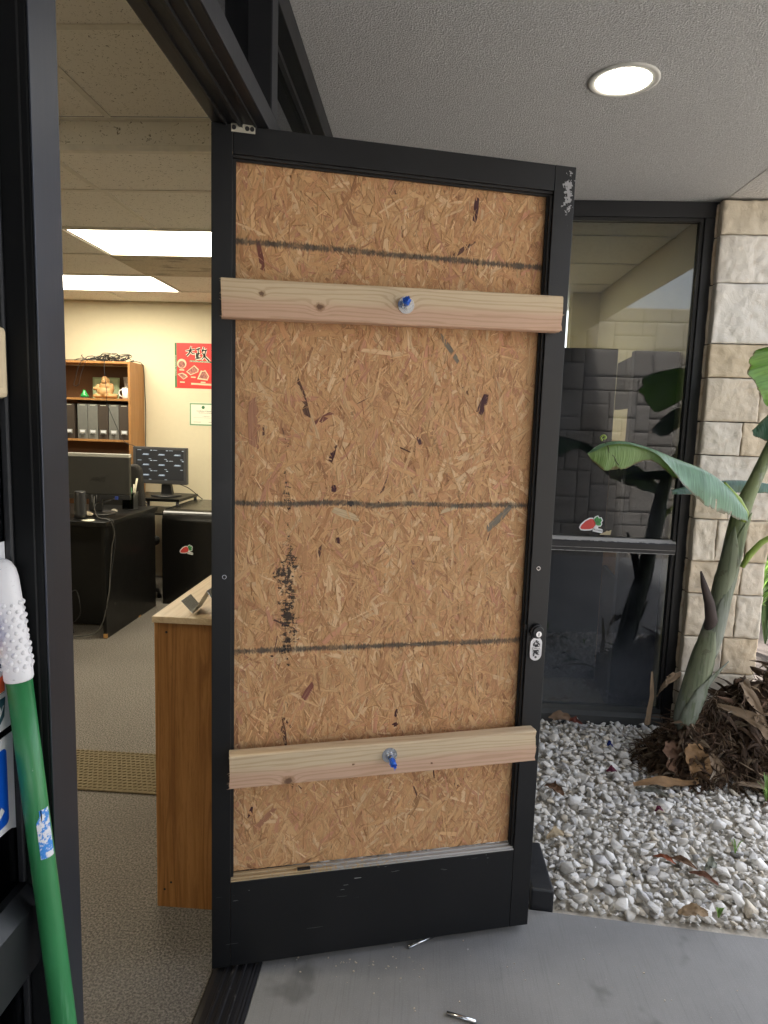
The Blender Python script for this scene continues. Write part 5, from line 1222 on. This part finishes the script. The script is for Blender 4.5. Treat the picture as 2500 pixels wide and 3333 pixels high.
# dry husk clump at the foot of the plant
dry = Mat('dry_husk', (.16, .09, .045), .9, 0, .15); tt = dry.attr('tint'); fb = dry.noise(1, 4, .7, dry.mapped((4, 90, 1), kind='UV'))
dry.color(dry.mix(fb.step(.42, .66) * .75, tt, (.035, .02, .012))); dry.bump(fb, .8, .004); dry = dry.m
def husks(name, parent, n, center, spread, seed, lens=(.08, .3), wid=(.004, .022), up=.5):
    rs = np.random.RandomState(seed); V, F, U, CC = [], [], [], []
    pal = np.array([[.10, .065, .042], [.07, .048, .034], [.15, .105, .065], [.22, .165, .11], [.11, .066, .042], [.28, .23, .17]])
    for _ in range(n):
        a = rs.uniform(0, 6.283); r = rs.rand() ** .7; s = lens[0] + (lens[1] - lens[0]) * rs.rand() ** 1.6
        px = center[0] + spread[0] * r * math.cos(a); py = center[1] + spread[1] * r * math.sin(a); pz = max(.012, spread[2] * (1 - r ** 1.3) * rs.uniform(.72, 1.1))
        d = Vector((math.cos(a + rs.normal(0, .9)), math.sin(a + rs.normal(0, .9)), rs.normal(.0, up))).normalized(); wv = d.cross(Vector((rs.normal(), rs.normal(), 1))).normalized(); w_ = rs.uniform(*wid)
        col = pal[rs.choice(6, p=[.28, .25, .2, .09, .13, .05])] * rs.uniform(.75, 1.2); k0 = len(V); ns = 7; tw = rs.normal(0, 2.0); bend = Vector((rs.normal(0, .5), rs.normal(0, .5), rs.normal(-.7, .5)))
        for i in range(ns + 1):
            t = i / ns; p = Vector((px, py, pz)) + d * s * (t - .5) + bend * s * (t - .4) ** 2; q = Matrix.Rotation(tw * t, 3, d) @ wv; ww = w_ * (1 - abs(2 * t - 1) ** 2.2) * .5 + .0008
            cup = d.cross(q) * ww * .5
            for e in (-1, 0, 1):
                pt_ = p + q * ww * e - cup * (1 - abs(e)); V.append((pt_.x, pt_.y, max(.004, pt_.z)))
        off = rs.uniform(0, 30)
        for i in range(ns):
            for e in (0, 1):
                j = k0 + i * 3 + e; F.append((j, j + 1, j + 4, j + 3)); CC.append(col); U += [(off + i * s / ns, e * w_ + off), (off + i * s / ns, (e + 1) * w_ + off), (off + (i + 1) * s / ns, (e + 1) * w_ + off), (off + (i + 1) * s / ns, e * w_ + off)]
    o = mesh_np(name, np.array(V), np.array(F), dry, parent, False, np.array(CC), np.array(U), True); o['kind'] = 'stuff'; return o
def mound(name, c_, sp, parent, seed):
    b = MB(); b.sphere((c_[0], c_[1], 0), 1, 26, 18, (sp[0] * .86, sp[1] * .86, sp[2] * .84))
    for v in b.b.verts: v.co += Vector((mnoise.noise(v.co * 9), mnoise.noise(v.co * 11), mnoise.noise(v.co * 13 + Vector((seed, 0, 0))))) * .03
    o = b.build(name, plain('rotting_fibre_%d' % seed, (.05, .03, .02), .95, var=.5, scale=30, bump=1, bscale=80), parent); return o
cl = thing('husk_clump', 'clump of dry brown banana husks heaped round the stem foot', 'dry husks', (1.25, 3.0, 0))
mound('core', (1.205, 2.935, 0), (.155, .145, .235), cl, 1); mound('core', (1.47, 3.05, 0), (.27, .23, .36), cl, 2); mound('core', (1.62, 3.1, 0), (.16, .2, .42), cl, 3)
husks('husk_strips', cl, 800, (1.205, 2.93), (.175, .165, .24), 1, (.04, .16), (.006, .030)); husks('husk_strips', cl, 900, (1.47, 3.02), (.31, .27, .37), 2, (.06, .28), (.005, .034), .5); husks('husk_strips', cl, 320, (1.62, 3.08), (.17, .2, .44), 3, (.06, .25), (.006, .035), .8)
husks('husk_fibres', cl, 1900, (1.34, 2.98), (.36, .25, .31), 4, (.03, .14), (.0012, .004), .7)
TAN = plain('tan_husk', (.20, .115, .05), .85, var=.4, scale=40, bump=.8, bscale=60); TANL = plain('pale_dry_leaf', (.235, .17, .11), .85, var=.3, scale=30, bump=.6, bscale=50)
def sheet_leaf(name, mid, w_, mat, parent, label=None, cat=None, dirv=(1, 0, .2), seed=0, rip=.3):
    mid = [Vector(p) for p in mid]; D = Vector(dirv).normalized(); b = MB(); g_ = []
    for i in range(17):
        t = i / 16; c_ = interp(mid, t); ww = interp(w_, t); row = []
        for j in range(7):
            s_ = (j / 6 - .5) * 2; q = c_ + D * ww * s_ + Vector((0, -.5, .8)) * ww * rip * (s_ * s_ - .4) + Vector((mnoise.noise((t * 5, s_ * 2, seed)), mnoise.noise((t * 7, s_ * 3, seed + 9)), mnoise.noise((t * 6, s_ * 2, seed + 5)))) * ww * .55
            row.append(b.b.verts.new(q))
        g_.append(row)
    for i in range(16):
        for j in range(6): f = b.b.faces.new((g_[i][j], g_[i][j + 1], g_[i + 1][j + 1], g_[i + 1][j])); f.smooth = True
    o = b.build(name, mat, parent, recalc=False, label=label)
    if cat: tag(o, label, cat)
    return o
for mid, w_, m_, dv in (([(1.19, 2.83, .17), (1.205, 2.80, .11), (1.22, 2.785, .04)], [.03, .05, .04], TAN, (1, .1, 0)), ([(1.27, 2.83, .13), (1.285, 2.80, .08), (1.29, 2.79, .03)], [.012, .03, .03], TANL, (1, 0, .3)), ([(1.11, 2.86, .16), (1.12, 2.83, .10), (1.15, 2.81, .03)], [.03, .045, .03], plain('rust_husk', (.12, .065, .038), .9, var=.5, scale=50, bump=.8), (1, .3, 0)), ([(1.33, 2.95, .30), (1.42, 2.90, .285), (1.5, 2.87, .24), (1.535, 2.86, .18)], [.008, .02, .03, .006], TANL, (.2, .1, 1)), ([(1.44, 2.98, .40), (1.46, 2.94, .36), (1.50, 2.90, .27), (1.54, 2.88, .14), (1.57, 2.86, .06)], [.012, .02, .015, .012, .004], TANL, (1, 0, .2)), ([(1.09, 3.0, .32), (1.10, 2.98, .36), (1.13, 2.97, .40), (1.17, 2.97, .42)], [.02, .025, .03, .01], TANL, (.3, 0, 1)), ([(1.06, 3.02, .16), (1.065, 3.01, .30), (1.055, 3.0, .42)], [.012, .01, .004], TANL, (1, 0, 0)), ([(.92, 2.72, .03), (1.02, 2.73, .045), (1.12, 2.755, .03), (1.2, 2.76, .035)], [.008, .022, .02, .006], TAN, (0, 1, .4)), ([(1.34, 2.76, .035), (1.44, 2.74, .045), (1.53, 2.66, .035), (1.60, 2.58, .03)], [.01, .018, .016, .006], TANL, (.3, 1, .2))):
    sheet_leaf('dry_husk', mid, w_, m_, cl, dirv=dv, seed=len(C.objects))
# litter on the gravel
LT = [('dry_leaf', 'brown curled dry leaf on the gravel near the door edge', [(0.549, 2.671, .032), (0.579, 2.631, .046), (0.609, 2.591, .034)], [.004, .024, .006], (.16, .09, .05), (.6, .8, .2)),
 ('dry_leaf', 'long brown dry leaf against the window sill', [(0.681, 3.336, .032), (0.741, 3.324, .046), (0.801, 3.312, .034)], [.006, .03, .006], (.20, .13, .08), (0, 1, .5)),
 ('dry_leaf', 'rust coloured dry leaf beside the long leaf at the window sill', [(0.775, 3.310, .032), (0.805, 3.290, .046), (0.835, 3.270, .034)], [.004, .018, .004], (.16, .045, .03), (0, 1, .5)),
 ('dry_leaf', 'grey green fallen leaf lying on the white gravel', [(0.924, 2.670, .032), (0.979, 2.650, .046), (1.034, 2.630, .034)], [.004, .02, .004], (.12, .12, .095), (.2, 1, .1)),
 ('petal', 'dark magenta petal on the gravel below the husk clump', [(0.834, 2.812, .032), (0.856, 2.812, .046), (0.878, 2.812, .034)], [.004, .016, .004], (.10, .008, .03), (0, 1, .3)),
 ('petal', 'small dark magenta petal farther right on the gravel', [(0.942, 2.520, .032), (0.958, 2.520, .046), (0.974, 2.520, .034)], [.003, .012, .003], (.10, .008, .03), (0, 1, .3)),
 ('scrap', 'blue scrap on the gravel near the window', [(0.900, 3.065, .032), (0.912, 3.055, .046), (0.924, 3.045, .034)], [.006, .014, .006], (.01, .03, .22), (0, 1, .3)),
 ('dry_leaf', 'orange brown dry leaf on the gravel at the right', [(0.845, 2.234, .032), (0.875, 2.214, .046), (0.905, 2.194, .034)], [.003, .009, .003], (.26, .08, .035), (.4, .9, .4)),
 ('dry_leaf', 'brown dry leaf next to the orange one on the gravel', [(0.897, 2.231, .032), (0.932, 2.201, .046), (0.967, 2.171, .034)], [.003, .013, .003], (.17, .10, .06), (.5, .8, .4)),
 ('dry_leaf', 'crumpled tan husk leaf at the walkway edge', [(0.827, 1.955, .032), (0.872, 1.955, .046), (0.917, 1.955, .034)], [.008, .018, .008], (.26, .18, .10), (.1, 1, .6)),
 ('dry_leaf', 'reddish brown dry leaf by the crumpled husk', [(0.936, 2.158, .032), (0.971, 2.128, .046), (1.006, 2.098, .034)], [.003, .011, .004], (.17, .08, .05), (.4, .9, .4)),
 ('dry_leaf', 'pale tan leaf on the gravel beside the door edge', [(0.488, 2.297, .032), (0.523, 2.312, .046), (0.558, 2.327, .034)], [.004, .022, .005], (.34, .27, .17), (0, 1, .3)),
 ('dry_leaf', 'grey green oval leaf on the gravel at the right', [(0.995, 2.181, .032), (1.020, 2.191, .046), (1.045, 2.201, .034)], [.006, .022, .006], (.17, .18, .14), (.2, 1, .2))]
for i, (nm, lab, mid, w_, c_, dv) in enumerate(LT):
    sheet_leaf(nm, mid, w_, plain('litter_%d' % i, c_, .8, var=.35, scale=60, bump=.5, bscale=80), None, lab, nm.replace('_', ' '), dv, seed=i * 3.1, rip=.6)
def sprout(name, label, base, n, h, seed, wide=.006):
    rs = random.Random(seed); t = thing(name, label, 'plant', base)
    for k in range(n):
        a = rs.uniform(0, 6.28); hh = h * rs.uniform(.6, 1.1); dx, dy = math.cos(a) * hh * .5, math.sin(a) * hh * .5
        sheet_leaf('leaf', [(base[0], base[1], base[2]), (base[0] + dx * .4, base[1] + dy * .4, base[2] + hh * .7), (base[0] + dx, base[1] + dy, base[2] + hh)], [.002, wide, .001], LEAFB, t, dirv=(-math.sin(a), math.cos(a), 0), seed=seed + k, rip=.2)
sprout('weed', 'small green weed sprout at the walkway edge', (.951, 1.962, .02), 3, .05, 5, .006)
sprout('weed', 'ferny green weed at the right edge of the gravel', (1.42, 2.65, .03), 9, .09, 8, .005)
sprout('weed', 'tiny grass sprout among the dry leaves on the gravel', (1.14, 2.283, .03), 4, .05, 3, .003)
# bed and shrubs beyond the column
poly('planting_bed', [(1.66, 3.40), (2.62, 3.40), (2.62, 1.78), (9, 1.6), (9, 9), (1.66, 9)], plain('bark_mulch', (.055, .042, .036), .95, var=.6, scale=60, bump=1, bscale=60), .0, .1)
def strappy(name, label, base, n, h, seed, mat):
    rs = random.Random(seed); t = thing(name, label, 'shrub', base)
    for k in range(n):
        a = rs.uniform(0, 6.28); hh = h * rs.uniform(.55, 1.1); r_ = hh * rs.uniform(.25, .7); p0 = Vector(base); d = Vector((math.cos(a), math.sin(a), 0))
        sheet_leaf('leaf', [p0, p0 + d * r_ * .3 + Vector((0, 0, hh * .7)), p0 + d * r_ + Vector((0, 0, hh * rs.uniform(.7, 1)))], [.006, .02, .002], mat, t, dirv=(-d.y, d.x, 0), seed=seed * 7 + k, rip=.3)
strappy('shrub', 'leafy green shrub beyond the stone column', (2.30, 4.75, 0), 40, .75, 31, LEAFB)
strappy('shrub', 'leafy green shrub farther behind the stone column', (2.5, 4.9, 0), 40, 1.3, 32, LEAF)
strappy('shrub', 'low leafy shrub at the right of the husk clump', (2.75, 4.2, 0), 30, .5, 33, LEAFB)
def hedge():
    rs = np.random.RandomState(44); n = 5200
    c_ = np.stack([rs.uniform(1.9, 7.5, n), rs.uniform(5.7, 6.9, n), rs.rand(n) ** .8 * 1.25], -1); c_[:, 2] += .12 * np.sin(c_[:, 0] * 3.1) * (c_[:, 2] > .8); c_[:, 2] = np.maximum(c_[:, 2], .02)
    a = rs.normal(size=(n, 3)); a /= np.linalg.norm(a, axis=1)[:, None]; b_ = np.cross(a, rs.normal(size=(n, 3))); b_ /= np.linalg.norm(b_, axis=1)[:, None]
    l_ = rs.uniform(.05, .13, (n, 1)); w_ = l_ * rs.uniform(.25, .45, (n, 1))
    V = np.stack([c_ - a * l_, c_ + b_ * w_, c_ + a * l_, c_ - b_ * w_], 1).reshape(-1, 3); F = np.arange(4 * n).reshape(n, 4)
    o = mesh_np('hedge', V, F, LEAFD); o['kind'] = 'stuff'
hedge()
# loose zinc rods and chips on the concrete
def rod(p, q, label):
    t = MB().cyl(p, q, .005, n=14).build('metal_rod', ZINC); tag(t, label, 'rod', 'loose zinc rods on the concrete')
rod((.010, 1.768, .0052), (.085, 1.822, .0052), 'short zinc rod lying half under the door'); rod((.113, 1.56, .0052), (.185, 1.54, .0052), 'zinc rod lying on the concrete at the bottom edge')
b = MB(); rs = random.Random(6)
for _ in range(90):
    near = rs.random() < .5
    x, y = (rs.gauss(-.12, .1), rs.gauss(1.70, .03)) if near else (rs.uniform(-.36, 1.1), rs.uniform(1.3, 1.85))
    s_ = rs.uniform(.001, .0032); b.box(x, x + s_ * 1.6, y, y + s_, .0005, .0005 + s_ * .6, 0, Matrix.Rotation(rs.uniform(0, 3), 3, 'Z'))
o = b.build('sawdust_chips', plain('pale_chips', (.55, .48, .38), .9)); o['kind'] = 'stuff'
